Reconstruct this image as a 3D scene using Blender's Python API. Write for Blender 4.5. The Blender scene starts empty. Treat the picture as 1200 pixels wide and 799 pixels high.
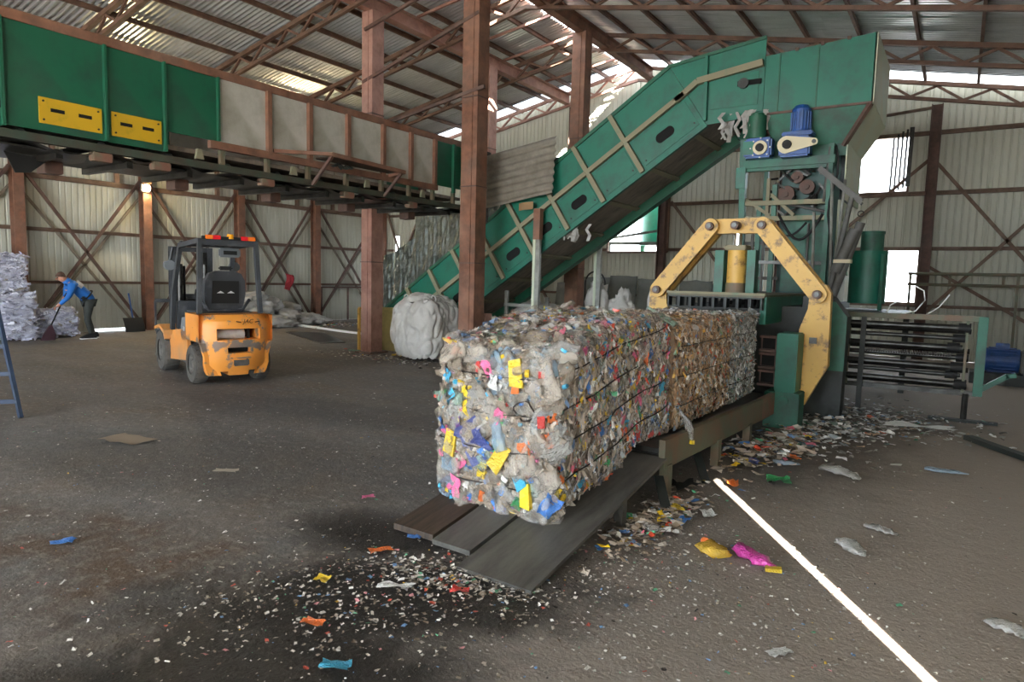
import bpy, bmesh, math, random
import numpy as np
from mathutils import Vector, Matrix, noise
PI = math.pi
rnd = random.Random(7)
SC = bpy.context.scene
COL = SC.collection

# ------------------------------------------------------------------ camera
cam_d = bpy.data.cameras.new('camera')
cam = bpy.data.objects.new('camera', cam_d)
COL.objects.link(cam)
cam_d.sensor_width = 36.0
cam_d.lens = 36.0 * 773.0 / 1200.0
cam_d.clip_start = 0.05
cam_d.clip_end = 500
def _unit(v): return v / np.linalg.norm(v)
_y = _unit(np.array([1125 - 600., -(339 - 399.5), -773.]))      # building's long axis
_x = -_unit(np.array([-550 - 600., -(297 - 399.5), -773.]))     # along the gable
_x = _unit(_x - _y * (_x @ _y)); _z = np.cross(_x, _y)
_R = np.array([_x, _y, _z])
cam.matrix_world = Matrix([list(_R[i]) + [[0, 0, 1.65][i]] for i in range(3)] + [[0, 0, 0, 1]])
SC.camera = cam

# ------------------------------------------------------------------ sky, sun, exposure
world = bpy.data.worlds.new('World'); SC.world = world
world.use_nodes = True
wn = world.node_tree
bg = wn.nodes['Background']
bg.inputs[0].default_value = (0.80, 0.90, 1.0, 1)
bg.inputs[1].default_value = 1.0
SUN_EL = math.radians(29.2)
sun_dir = Vector((-0.575 * math.cos(SUN_EL), 0.818 * math.cos(SUN_EL), -math.sin(SUN_EL)))
sd = bpy.data.lights.new('sun', 'SUN'); sd.energy = 7.0; sd.angle = math.radians(0.25); sd.color = (1, 0.93, 0.82)
sun = bpy.data.objects.new('sun', sd); COL.objects.link(sun)
sun.rotation_euler = sun_dir.to_track_quat('-Z', 'Y').to_euler()
sun.location = (20, -30, 25)
SC.view_settings.view_transform = 'Standard'
SC.view_settings.look = 'None'
SC.view_settings.gamma = 1
SC.view_settings.use_curve_mapping = False
SC.view_settings.exposure = 4.12
SC.cycles.max_bounces = 10
SC.cycles.diffuse_bounces = 6
SC.cycles.transparent_max_bounces = 12

# ------------------------------------------------------------------ materials
def lin(h):
    h = h.lstrip('#')
    c = [int(h[i:i + 2], 16) / 255 for i in (0, 2, 4)]
    return tuple((x / 12.92 if x <= .04045 else ((x + .055) / 1.055) ** 2.4) for x in c) + (1,)
def new_mat(name):
    m = bpy.data.materials.new(name); m.use_nodes = True
    nt = m.node_tree; b = nt.nodes['Principled BSDF']
    return m, nt, b
def plain(name, col, rough=.5, metal=0., alpha=1., emit=0.):
    m, nt, b = new_mat(name)
    b.inputs['Base Color'].default_value = lin(col)
    b.inputs['Roughness'].default_value = rough
    b.inputs['Metallic'].default_value = metal
    b.inputs['Alpha'].default_value = alpha
    if emit:
        b.inputs['Emission Color'].default_value = lin(col); b.inputs['Emission Strength'].default_value = emit
    return m
def worn(name, col, wear, scale=3., amount=.45, sharp=.08, rough=.55, metal=0., dust=None, dust_amt=.5, bump=.15, bscale=60, stretch=(1, 1, 1)):
    """paint with noise-shaped patches of wear and a film of dust"""
    m, nt, b = new_mat(name); L = nt.links; N = nt.nodes
    tc = N.new('ShaderNodeTexCoord'); mp = N.new('ShaderNodeMapping'); mp.inputs['Scale'].default_value = stretch
    L.new(tc.outputs['Object'], mp.inputs['Vector'])
    n1 = N.new('ShaderNodeTexNoise'); n1.inputs['Scale'].default_value = scale; n1.inputs['Detail'].default_value = 8; n1.inputs['Roughness'].default_value = .65
    L.new(mp.outputs[0], n1.inputs['Vector'])
    r1 = N.new('ShaderNodeMapRange'); r1.inputs[1].default_value = 1 - amount - sharp; r1.inputs[2].default_value = 1 - amount + sharp
    L.new(n1.outputs[0], r1.inputs[0])
    mx = N.new('ShaderNodeMix'); mx.data_type = 'RGBA'
    mx.inputs[6].default_value = lin(col); mx.inputs[7].default_value = lin(wear)
    L.new(r1.outputs[0], mx.inputs[0])
    out = mx.outputs[2]
    n2 = N.new('ShaderNodeTexNoise'); n2.inputs['Scale'].default_value = scale * .35; n2.inputs['Detail'].default_value = 5
    L.new(mp.outputs[0], n2.inputs['Vector'])
    r2 = N.new('ShaderNodeMapRange'); r2.inputs[1].default_value = .35; r2.inputs[2].default_value = .75; r2.inputs[4].default_value = dust_amt
    L.new(n2.outputs[0], r2.inputs[0])
    m2 = N.new('ShaderNodeMix'); m2.data_type = 'RGBA'
    m2.inputs[7].default_value = lin(dust or wear)
    L.new(r2.outputs[0], m2.inputs[0]); L.new(out, m2.inputs[6])
    L.new(m2.outputs[2], b.inputs['Base Color'])
    b.inputs['Roughness'].default_value = rough; b.inputs['Metallic'].default_value = metal
    if bump:
        n3 = N.new('ShaderNodeTexNoise'); n3.inputs['Scale'].default_value = bscale; n3.inputs['Detail'].default_value = 4
        L.new(tc.outputs['Object'], n3.inputs['Vector'])
        bp = N.new('ShaderNodeBump'); bp.inputs['Strength'].default_value = bump; bp.inputs['Distance'].default_value = .01
        L.new(n3.outputs[0], bp.inputs['Height']); L.new(bp.outputs[0], b.inputs['Normal'])
    return m
def attr_mat(name, rough=.3, spec=.6, alpha=1.):
    m, nt, b = new_mat(name)
    a = nt.nodes.new('ShaderNodeAttribute'); a.attribute_name = 'col'
    nt.links.new(a.outputs['Color'], b.inputs['Base Color'])
    b.inputs['Roughness'].default_value = rough; b.inputs['Specular IOR Level'].default_value = spec
    b.inputs['Alpha'].default_value = alpha
    if alpha < 1: crinkle(nt, b, 38, .9)
    return m

M = {}
M['frame'] = worn('rusty_frame_steel', '#71503f', '#4a332a', 4, .5, .15, .7, dust='#83705f', dust_amt=.35)  # darker rust for the roof steel, its silhouette dark put into the colour
M['rust'] = worn('rust_primer_steel', '#8b5c45', '#5f3f30', 4, .5, .15, .7, dust='#a08878', dust_amt=.35)
M['rust_lit'] = worn('pale_lit_primer_steel', '#a5796a', '#7b5245', 4, .45, .15, .65, dust='#b59c90', dust_amt=.35)  # pale primer; also paints the lit look of the left gable truss
M['rust_dark'] = worn('dark_rust_steel', '#6a4a3f', '#3f2c26', 4, .5, .15, .7, dust='#83756b', dust_amt=.3)
M['girt'] = worn('brown_girt_steel', '#75584a', '#54402f', 5, .5, .15, .7, dust='#8f8274', dust_amt=.4)
M['grey_brace'] = worn('grey_brace_steel', '#8d8579', '#6d6050', 5, .5, .15, .7)
M['wall'] = worn('cream_wall_sheet', '#c9c9be', '#b8b7a8', 1.2, .45, .2, .55, dust='#a8a694', dust_amt=.5, bump=0, stretch=(1, 1, .3))
M['wall_end'] = worn('dusty_gable_sheet', '#c8c8ba', '#b5b5a4', 1.2, .45, .2, .55, dust='#9a9886', dust_amt=.5, bump=0, stretch=(1, 1, .3))
M['roof'] = worn('galvanised_roof_sheet', '#e6eaee', '#c9ced2', 2.0, .5, .15, .30, metal=.72, dust='#c6c8c4', dust_amt=.4, bump=0, stretch=(.4, 1, 1))
M['galv'] = worn('galvanised_sheet', '#9b9d98', '#6f6f6a', 3.0, .5, .12, .42, metal=.5, dust='#8b867a', dust_amt=.5)
M['crinkle'] = worn('crinkled_dark_sheet', '#59625f', '#3b4341', 5.0, .5, .1, .32, metal=.5, dust='#595a54', dust_amt=.4, bump=1., bscale=16)
M['board'] = worn('dusty_white_board', '#c4c1b8', '#a09c8d', 2.0, .45, .15, .6, dust='#857d6a', dust_amt=.45)
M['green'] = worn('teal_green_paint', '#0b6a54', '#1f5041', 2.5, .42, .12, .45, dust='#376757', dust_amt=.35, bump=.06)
M['green_dk'] = worn('dark_green_paint', '#0b5c41', '#1a4838', 2.5, .42, .12, .5, dust='#3f5f4c', dust_amt=.45, bump=.06)
M['green_old'] = worn('worn_olive_green_paint', '#566350', '#705440', 3, .48, .12, .6, dust='#7a705c', dust_amt=.5)
M['green_dkold'] = worn('grimy_green_frame', '#33463a', '#3f352b', 4, .5, .12, .7, dust='#565244', dust_amt=.5)
M['green_pale'] = worn('lightened_green_paint', '#bccbb8', '#c4c2a4', 2, .45, .2, .55, dust='#c9c4a8', dust_amt=.4)  # pale green of the side faces, lightened to offset their weak light
M['green_press'] = worn('shaded_press_green', '#1a6650', '#25423a', 3, .45, .12, .5, dust='#47604f', dust_amt=.4)  # press green darkened to carry the shade around the tower
M['gutter'] = worn('dull_gutter_steel', '#5d5d5a', '#474442', 5, .5, .15, .6, dust='#77746c', dust_amt=.4)
M['green_tower'] = worn('shaded_tower_paint', '#154f47', '#1c3634', 3, .47, .14, .5, dust='#3f544c', dust_amt=.45)  # tower green with its shade mixed into the colour
M['dust_rail'] = worn('dust_covered_green_rail', '#86826a', '#5d8269', 6, .35, .12, .8, dust='#93846c', dust_amt=.6)
M['yellow'] = worn('yellow_machine_paint', '#d3a750', '#70563a', 7, .42, .05, .5, dust='#ad8648', dust_amt=.5)
M['yellow_cover'] = worn('bright_yellow_plate', '#d3a81f', '#6f8a1d', 2.5, .32, .1, .5, dust='#b08d26', dust_amt=.4)
M['yellow_dusty'] = worn('dusty_yellow_board', '#a89a5c', '#7f7448', 3, .45, .15, .7, dust='#8a8062', dust_amt=.5)
M['muffler'] = worn('pale_muffler_paint', '#c2bfb6', '#8f8a80', 6, .4, .1, .5)
M['black'] = plain('black_rubber', '#161616', .7)
M['cavity_shade'] = plain('painted_cavity_shade', '#0c0c0b', .9)  # near-black slabs paint the shade inside slots, holes and pockets
M['belt'] = worn('dirty_conveyor_belt', '#8a7d70', '#4d463f', 3, .5, .2, .75, dust='#a39484', dust_amt=.6, stretch=(1, 3, 1))
M['steel_dk'] = worn('oily_dark_steel', '#4a4b49', '#2a2928', 6, .5, .15, .33, metal=.7, dust='#5b5750', dust_amt=.3)
M['steel'] = plain('bare_steel', '#a6a6a4', .3, .9)
M['chrome'] = plain('chrome_rod', '#d8d8d8', .12, 1.)
M['press_dk'] = worn('blackened_press_steel', '#2b322f', '#161817', 4, .5, .2, .55, dust='#3d3f3a', dust_amt=.4)
M['blue_motor'] = worn('blue_motor_paint', '#1c4f9c', '#143665', 5, .45, .12, .4, dust='#4a6893', dust_amt=.3)
M['cream'] = plain('cream_painted_arm', '#cfc3a0', .5)
M['wood'] = worn('soaked_brown_plank', '#4d3e30', '#2b221a', 5, .5, .15, .6, stretch=(6, .6, 1))
M['plate_grey'] = worn('scuffed_grey_plate', '#5a5853', '#393835', 4, .5, .15, .5, metal=.3, dust='#837f77', dust_amt=.4, stretch=(3, .7, 1))
M['beam_rust'] = worn('rusty_red_beam_end', '#7d5646', '#5d6a55', 5, .42, .1, .6, dust='#8a7465', dust_amt=.4)
M['orange'] = worn('orange_forklift_paint', '#ee9a3e', '#6f6b67', 5.5, .355, .03, .4, dust='#d08a4b', dust_amt=.35, bump=.1)
def scraped():
    m = worn('scraped_orange_paint', '#ee9a3e', '#6f6b67', 5.5, .385, .03, .4, dust='#d08a4b', dust_amt=.35, bump=.1)
    nt = m.node_tree; N = nt.nodes; L = nt.links     # more bare metal along the bumper belt
    rg = [n for n in N if n.type == 'MAP_RANGE'][0]; tx = [n for n in N if n.type == 'TEX_NOISE'][0]
    tc = [n for n in N if n.type == 'TEX_COORD'][0]; sx = N.new('ShaderNodeSeparateXYZ'); L.new(tc.outputs['Object'], sx.inputs[0])
    a = N.new('ShaderNodeMath'); a.operation = 'ADD'; a.inputs[1].default_value = .02; L.new(sx.outputs[2], a.inputs[0])
    b = N.new('ShaderNodeMath'); b.operation = 'ABSOLUTE'; L.new(a.outputs[0], b.inputs[0])
    c = N.new('ShaderNodeMapRange'); c.inputs[1].default_value = .03; c.inputs[2].default_value = .13; c.inputs[3].default_value = .17; c.inputs[4].default_value = 0; L.new(b.outputs[0], c.inputs[0])
    d = N.new('ShaderNodeMath'); d.operation = 'ADD'; L.new(tx.outputs[0], d.inputs[0]); L.new(c.outputs[0], d.inputs[1]); L.new(d.outputs[0], rg.inputs[0])
    return m
M['orange_cw'] = scraped()
M['orange_cl'] = worn('orange_side_paint', '#e0913f', '#b98a5e', 3, .40, .15, .45, dust='#b08f70', dust_amt=.5, bump=.05)
M['char'] = worn('charcoal_frame_paint', '#35383c', '#55575a', 6, .38, .1, .5)
M['tyre'] = worn('dusty_tyre_rubber', '#3d3b39', '#5c5852', 8, .5, .15, .8)
M['hub'] = worn('dusty_wheel_hub', '#6e6a64', '#4a4743', 9, .5, .1, .7)
M['grey_pl'] = plain('grey_plastic_panel', '#72777b', .5)
M['red_lens'] = plain('red_lens', '#d8202c', .25)
M['orange_lens'] = plain('orange_lens', '#f07a24', .25)
M['amber'] = plain('amber_beacon_lens', '#f0a01c', .2)
M['white'] = plain('white_plastic', '#e8e8e6', .4)
M['ink'] = plain('dark_lettering', '#2a2220', .6)
M['ivory'] = plain('ivory_lettering', '#dcdcdc', .6)
M['lamp'] = plain('lit_lamp', '#ffe2a8', .4, emit=60)
M['blue_steel'] = worn('blue_ladder_paint', '#243550', '#1a2432', 6, .45, .12, .5, dust='#52606e', dust_amt=.4)
M['blue_hd'] = plain('blue_shovel_handle', '#33568f', .5)
M['bag'] = worn('woven_grey_bag', '#cdcac4', '#b3afa8', 5, .5, .2, .75, dust='#9b948a', dust_amt=.5, bump=.5, bscale=25)
M['sack'] = worn('dusty_film_sack', '#b7b5b0', '#8f8c86', 5, .5, .2, .5, dust='#7f7a72', dust_amt=.5, bump=.4, bscale=20)
M['bale_white'] = worn('pressed_white_film', '#c9cad6', '#a3a4b4', 7, .5, .15, .55, dust='#8e8c92', dust_amt=.35, bump=.8, bscale=28, stretch=(1, 1, 2.2))
M['red_cloth'] = plain('red_cloth', '#a8323a', .8)
M['wire'] = plain('bale_wire', '#2d2622', .5, .6)
M['concrete'] = worn('grey_film_wall', '#6f7069', '#56574f', 2, .5, .2, .8)
# people
M['skin'] = plain('skin', '#c08a72', .6)
M['jacket'] = worn('blue_jacket_cloth', '#1f6fc0', '#1a5ca3', 5, .5, .2, .7, bump=.2, bscale=18)
M['patch'] = plain('pale_jacket_patch', '#b9bcc2', .8)
M['trouser'] = worn('dark_trouser_cloth', '#3d403c', '#2f322f', 6, .5, .2, .85, bump=.2, bscale=18)
M['hair'] = plain('brown_hair', '#4a3226', .8)
M['broom'] = plain('dark_maroon_bristle', '#3a2028', .9)

def crinkle(nt, b, scale, strength):
    tc = nt.nodes.new('ShaderNodeTexCoord'); n = nt.nodes.new('ShaderNodeTexNoise'); n.inputs['Scale'].default_value = scale; n.inputs['Detail'].default_value = 3; n.inputs['Distortion'].default_value = 1.5
    bp = nt.nodes.new('ShaderNodeBump'); bp.inputs['Strength'].default_value = strength; bp.inputs['Distance'].default_value = .02
    nt.links.new(tc.outputs['Object'], n.inputs['Vector']); nt.links.new(n.outputs[0], bp.inputs['Height']); nt.links.new(bp.outputs[0], b.inputs['Normal'])
# film-like plastics for the bale
def film(name, col, alpha, rough=.22):
    m, nt, b = new_mat(name); N = nt.nodes; L = nt.links
    oi = N.new('ShaderNodeObjectInfo')
    hs = N.new('ShaderNodeHueSaturation'); hs.inputs['Color'].default_value = lin(col)
    mr = N.new('ShaderNodeMapRange'); mr.inputs[3].default_value = .75; mr.inputs[4].default_value = 1.2
    L.new(oi.outputs['Random'], mr.inputs[0]); L.new(mr.outputs[0], hs.inputs['Value'])
    L.new(hs.outputs[0], b.inputs['Base Color'])
    b.inputs['Roughness'].default_value = rough; b.inputs['Alpha'].default_value = alpha
    b.inputs['Specular IOR Level'].default_value = .8
    crinkle(nt, b, 38, .9)
    return m
FILM = [film('clear_bottle_film', '#c4b9aa', .42), film('smoky_bottle_film', '#a89a88', .5), film('grey_bottle_film', '#bcbcb8', .4),
        film('pale_blue_bottle_film', '#9dbbd0', .5), film('steel_blue_bottle_film', '#7f90b4', .5), film('pale_green_bottle_film', '#a5c4b2', .45),
        film('tan_bottle_film', '#b89a72', .65)]
SOLID = {k: film(k + '_plastic', c, 1., .35) for k, c in dict(yellow='#ecc826', pink='#ea6c9c', red='#d84038', orange='#ef7a34', blue='#3f7fd0',
         cyan='#3fb0d8', green='#2f9a58', white='#f0f0ec', purple='#7a4a9a', navy='#3a4480').items()}

# ------------------------------------------------------------------ mesh helpers
class MB:
    def __init__(s): s.v = []; s.f = []
    def add(s, v, f):
        o = len(s.v); s.v += [tuple(p) for p in v]; s.f += [tuple(i + o for i in q) for q in f]; return s
    def box(s, lo, hi, rot=None, bev=0):
        lo = Vector(lo); hi = Vector(hi); c = (lo + hi) / 2
        if bev:
            bm = bmesh.new(); bmesh.ops.create_cube(bm, size=1)
            for v in bm.verts: v.co = Vector((v.co.x * (hi.x - lo.x), v.co.y * (hi.y - lo.y), v.co.z * (hi.z - lo.z)))
            bmesh.ops.bevel(bm, geom=bm.edges[:], offset=bev, segments=2, affect='EDGES')
            bm.verts.index_update()
            vs = [v.co.copy() for v in bm.verts]; fs = [[v.index for v in f.verts] for f in bm.faces]; bm.free()
        else:
            h = (hi - lo) / 2
            vs = [Vector((h.x * a, h.y * b, h.z * d)) for a in (-1, 1) for b in (-1, 1) for d in (-1, 1)]
            fs = [(0, 1, 3, 2), (4, 6, 7, 5), (0, 4, 5, 1), (2, 3, 7, 6), (0, 2, 6, 4), (1, 5, 7, 3)]
        if rot is not None: vs = [rot @ v for v in vs]
        return s.add([v + c for v in vs], fs)
    def bar(s, p0, p1, w, h, up=(0, 0, 1)):
        """square bar of width w and height h from p0 to p1"""
        p0 = Vector(p0); p1 = Vector(p1); d = (p1 - p0).normalized(); u = Vector(up)
        if abs(d.dot(u)) > .99: u = Vector((0, 1, 0))
        a = d.cross(u).normalized(); b = a.cross(d).normalized()
        vs = [p + a * (w / 2 * i) + b * (h / 2 * j) for p in (p0, p1) for i, j in ((-1, -1), (1, -1), (1, 1), (-1, 1))]
        return s.add(vs, [(3, 2, 1, 0), (4, 5, 6, 7), (0, 1, 5, 4), (1, 2, 6, 5), (2, 3, 7, 6), (3, 0, 4, 7)])
    def ibeam(s, p0, p1, w, h, t=.02, up=(0, 0, 1)):
        p0 = Vector(p0); p1 = Vector(p1); d = (p1 - p0).normalized(); u = Vector(up)
        if abs(d.dot(u)) > .99: u = Vector((0, 1, 0))
        a = d.cross(u).normalized(); b = a.cross(d).normalized()
        for sgn in (-1, 1):
            o = b * sgn * (h / 2 - t / 2); s.bar(p0 + o, p1 + o, w, t, b)
        return s.bar(p0, p1, t, h - 2 * t, b)
    def cyl(s, p0, p1, r, n=12, r1=None, cap=True):
        p0 = Vector(p0); p1 = Vector(p1); d = (p1 - p0).normalized()
        u = Vector((0, 0, 1)) if abs(d.z) < .9 else Vector((1, 0, 0))
        a = d.cross(u).normalized(); b = d.cross(a); r1 = r if r1 is None else r1
        vs = []
        for p, q in ((p0, r), (p1, r1)):
            vs += [p + (a * math.cos(2 * PI * k / n) + b * math.sin(2 * PI * k / n)) * q for k in range(n)]
        fs = [(k, (k + 1) % n, n + (k + 1) % n, n + k) for k in range(n)]
        if cap: fs += [tuple(range(n - 1, -1, -1)), tuple(range(n, 2 * n))]
        return s.add(vs, fs)
    def tube(s, pts, r, n=6):
        pts = [Vector(p) for p in pts]; vs = []; fs = []
        for i, p in enumerate(pts):
            d = (pts[min(i + 1, len(pts) - 1)] - pts[max(i - 1, 0)]).normalized()
            u = Vector((0, 0, 1)) if abs(d.z) < .95 else Vector((1, 0, 0))
            a = d.cross(u).normalized(); b = d.cross(a); rr = r[i] if isinstance(r, (list, tuple)) else r
            vs += [p + (a * math.cos(2 * PI * k / n) + b * math.sin(2 * PI * k / n)) * rr for k in range(n)]
        for i in range(len(pts) - 1):
            fs += [(i * n + k, i * n + (k + 1) % n, (i + 1) * n + (k + 1) % n, (i + 1) * n + k) for k in range(n)]
        fs += [tuple(range(n - 1, -1, -1)), tuple(range((len(pts) - 1) * n, len(pts) * n))]
        return s.add(vs, fs)
    def prism(s, poly, depth, fn):
        """poly: 2-D outline; fn(a, b, t) -> 3-D point; t runs 0..depth"""
        n = len(poly)
        vs = [fn(a, b, 0) for a, b in poly] + [fn(a, b, depth) for a, b in poly]
        return s.add(vs, [tuple(range(n)), tuple(range(2 * n - 1, n - 1, -1))] + [(k, n + k, n + (k + 1) % n, (k + 1) % n) for k in range(n)])
    def lathe(s, prof, origin, axis, n=20):
        origin = Vector(origin); d = Vector(axis).normalized(); u = Vector((0, 0, 1)) if abs(d.z) < .9 else Vector((1, 0, 0))
        a = d.cross(u).normalized(); b = d.cross(a); vs = []; fs = []
        for r, h in prof:
            vs += [origin + d * h + (a * math.cos(2 * PI * k / n) + b * math.sin(2 * PI * k / n)) * r for k in range(n)]
        for i in range(len(prof) - 1):
            fs += [(i * n + k, i * n + (k + 1) % n, (i + 1) * n + (k + 1) % n, (i + 1) * n + k) for k in range(n)]
        return s.add(vs, fs)
    def grid(s, nu, nv, fn):
        vs = [fn(i / nu, j / nv) for j in range(nv + 1) for i in range(nu + 1)]
        w = nu + 1
        return s.add(vs, [(j * w + i, j * w + i + 1, (j + 1) * w + i + 1, (j + 1) * w + i) for j in range(nv) for i in range(nu)])

ORG = {}
def _fixn(me):
    bm = bmesh.new(); bm.from_mesh(me); bmesh.ops.recalc_face_normals(bm, faces=bm.faces[:]); bm.to_mesh(me); bm.free()
def obj(name, mb, mat, parent=None, smooth=False, center=True, base=False, fix=True):
    vs = np.array(mb.v, dtype=float)
    c = (vs.min(0) + vs.max(0)) / 2 if center else np.zeros(3)
    if base: c[2] = vs[:, 2].min()
    me = bpy.data.meshes.new(name)
    me.from_pydata((vs - c).tolist(), [], mb.f); me.update()
    if fix: _fixn(me)
    if smooth:
        me.polygons.foreach_set('use_smooth', [True] * len(me.polygons))
        if smooth != 'all':
            try: me.set_sharp_from_angle(angle=math.radians(35))
            except Exception: pass
    me.materials.append(mat)
    o = bpy.data.objects.new(name, me); COL.objects.link(o)
    c = Vector(c); ORG[o.name] = c
    if parent is not None:
        o.parent = parent; o.location = c - ORG[parent.name]
    else: o.location = c
    return o
def tag(o, label, cat, group=None, kind=None):
    o['label'] = label; o['category'] = cat
    if group: o['group'] = group
    if kind: o['kind'] = kind
    return o
def thing(name, label, cat, loc=(0, 0, 0), rotz=0, group=None, local=False):
    o = bpy.data.objects.new(name, None); COL.objects.link(o)
    o.empty_display_size = .1
    o.location = loc; o.rotation_euler = (0, 0, rotz)
    ORG[o.name] = Vector((0, 0, 0)) if local else Vector(loc)
    return tag(o, label, cat, group)
def struct(name, loc=(0, 0, 0)):
    o = bpy.data.objects.new(name, None); COL.objects.link(o); o.location = loc
    o['kind'] = 'structure'; ORG[o.name] = Vector(loc); return o
def sobj(name, mb, mat, **k):
    o = obj(name, mb, mat, **k); o['kind'] = 'structure'; return o
def like(o, loc, parent=None, rot=None):
    """another copy of a mesh object, sharing its mesh; loc in authored space"""
    c = o.copy(); COL.objects.link(c); p = parent or o.parent
    c.parent = p; c.location = Vector(loc) - (ORG[p.name] if p else Vector((0, 0, 0)))
    ORG[c.name] = Vector(loc)
    if rot is not None: c.rotation_euler = rot
    return c
def dup(root, loc, rotz=0):
    r = root.copy(); COL.objects.link(r); r.location = loc; r.rotation_euler = (0, 0, rotz)
    for ch in list(root.children):
        c = ch.copy(); COL.objects.link(c); c.parent = r
        for g in ch.children:
            d = g.copy(); COL.objects.link(d); d.parent = c
    return r

# ------------------------------------------------------------------ the hall
XL, XR, Y0, YG = -18.5, 2.5, -10.0, 18.28
RX, RZ = -8.0, 7.75
def roofz(x): return RZ + .19 * (x - RX) if x < RX else RZ - .2 * (x - RX)

# floor: packed dirt and concrete with black wet patches
def floor_mat():
    m, nt, b = new_mat('dirty_concrete_floor'); N = nt.nodes; L = nt.links
    tc = N.new('ShaderNodeTexCoord')
    def ns(scale, detail=8, rough=.6):
        n = N.new('ShaderNodeTexNoise'); n.inputs['Scale'].default_value = scale; n.inputs['Detail'].default_value = detail; n.inputs['Roughness'].default_value = rough
        L.new(tc.outputs['Object'], n.inputs['Vector']); return n.outputs[0]
    def rng(x, a, c, o0=0, o1=1):
        r = N.new('ShaderNodeMapRange'); r.inputs[1].default_value = a; r.inputs[2].default_value = c; r.inputs[3].default_value = o0; r.inputs[4].default_value = o1
        L.new(x, r.inputs[0]); return r.outputs[0]
    def mix(f, a, c):
        x = N.new('ShaderNodeMix'); x.data_type = 'RGBA'
        L.new(f, x.inputs[0])
        for i, q in ((6, a), (7, c)):
            if isinstance(q, str): x.inputs[i].default_value = lin(q)
            else: L.new(q, x.inputs[i])
        return x.outputs[2]
    def math_(op, a, c):
        x = N.new('ShaderNodeMath'); x.operation = op
        for i, q in ((0, a), (1, c)):
            if isinstance(q, (int, float)): x.inputs[i].default_value = q
            else: L.new(q, x.inputs[i])
        return x.outputs[0]
    def blob(cx, cy, rx, ry, ang, wob=.5):
        """soft-edged spot, for spilled muck and darker ground"""
        mp = N.new('ShaderNodeMapping'); mp.vector_type = 'TEXTURE'
        mp.inputs['Location'].default_value = (cx, cy, 0); mp.inputs['Rotation'].default_value = (0, 0, ang); mp.inputs['Scale'].default_value = (rx, ry, 1)
        L.new(tc.outputs['Object'], mp.inputs['Vector'])
        ln = N.new('ShaderNodeVectorMath'); ln.operation = 'LENGTH'; L.new(mp.outputs[0], ln.inputs[0])
        d = math_('ADD', ln.outputs['Value'], math_('MULTIPLY', math_('SUBTRACT', ns(2.2), .5), wob * 2))
        return rng(d, 1.15, .55)
    mps = N.new('ShaderNodeMapping'); mps.inputs['Rotation'].default_value = (0, 0, .6); mps.inputs['Scale'].default_value = (.35, 1.6, 1)
    L.new(tc.outputs['Object'], mps.inputs['Vector'])
    nst = N.new('ShaderNodeTexNoise'); nst.inputs['Scale'].default_value = 1.1; nst.inputs['Detail'].default_value = 9; nst.inputs['Roughness'].default_value = .62
    L.new(mps.outputs[0], nst.inputs['Vector'])
    base = mix(rng(ns(.55), .4, .62), '#72706e', '#716559')
    base = mix(rng(nst.outputs[0], .42, .68, 0, .8), base, '#56514c')
    base = mix(blob(-4.2, 1.6, 1.6, .7, .3, .8), base, '#5c4d40')
    base = mix(rng(ns(2.6), .42, .66), base, '#66625e')
    base = mix(rng(ns(14, 6), .5, .72, 0, .6), base, '#928b83')
    # clay-brown and paler ground to the right of the press
    px = N.new('ShaderNodeSeparateXYZ'); L.new(tc.outputs['Object'], px.inputs[0])
    right = rng(math_('ADD', px.outputs[0], math_('MULTIPLY', ns(1.1), .8)), -2.2, .4)
    base = mix(math_('MULTIPLY', right, .88), base, '#a3968a')
    wet = math_('MAXIMUM', blob(-2.35, 2.3, 1.35, .55, .75, .7), blob(-2.3, 1.5, 1.1, .6, .9, .8))
    wet = math_('MAXIMUM', wet, blob(-2.85, 3.0, .8, .4, .3, .5))
    dark_spots = math_('MAXIMUM', blob(-1.4, 7.6, 1.1, 2.4, .1), blob(-6.6, 5.2, 2.6, .7, .2))  # darker patches of floor, colour only
    dark_spots = math_('MAXIMUM', dark_spots, blob(-5.5, 3.2, 2.4, .9, .35))
    dark_spots = math_('MAXIMUM', dark_spots, blob(-.7, 9.6, 1.2, .8, 0))
    base = mix(math_('MULTIPLY', dark_spots, .5), base, '#4a4745')
    base = mix(math_('MULTIPLY', wet, .9), base, '#201d1a')
    L.new(base, b.inputs['Base Color'])
    L.new(rng(math_('MAXIMUM', wet, math_('MULTIPLY', ns(3), .35)), 0, 1, .85, .5), b.inputs['Roughness'])
    b.inputs['Specular IOR Level'].default_value = .3
    bp = N.new('ShaderNodeBump'); bp.inputs['Strength'].default_value = .7; bp.inputs['Distance'].default_value = .02
    L.new(math_('ADD', ns(9, 10, .7), math_('MULTIPLY', ns(45, 6), .5)), bp.inputs['Height']); L.new(bp.outputs[0], b.inputs['Normal'])
    return m
def floor_z(x, y): return .012 * noise.noise((x * .9, y * .9, 0)) + .006 * noise.noise((x * 3, y * 3, 5))
fm = MB().grid(150, 190, lambda a, c: (XL - .5 + (XR - XL + 1) * a, Y0 - 4 + (YG + .6 - Y0 + 4) * c, min(0, floor_z(a * 22, c * 33)) ))
fl = sobj('floor', fm, floor_mat(), smooth='all', center=False, fix=False)
gm = MB().grid(1, 1, lambda a, c: (-60 + 120 * a, -60 + 140 * c, -.12))
sobj('ground_outside', gm, plain('pale_yard_dirt', '#9c9a96', .9), center=False, fix=False)

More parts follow.
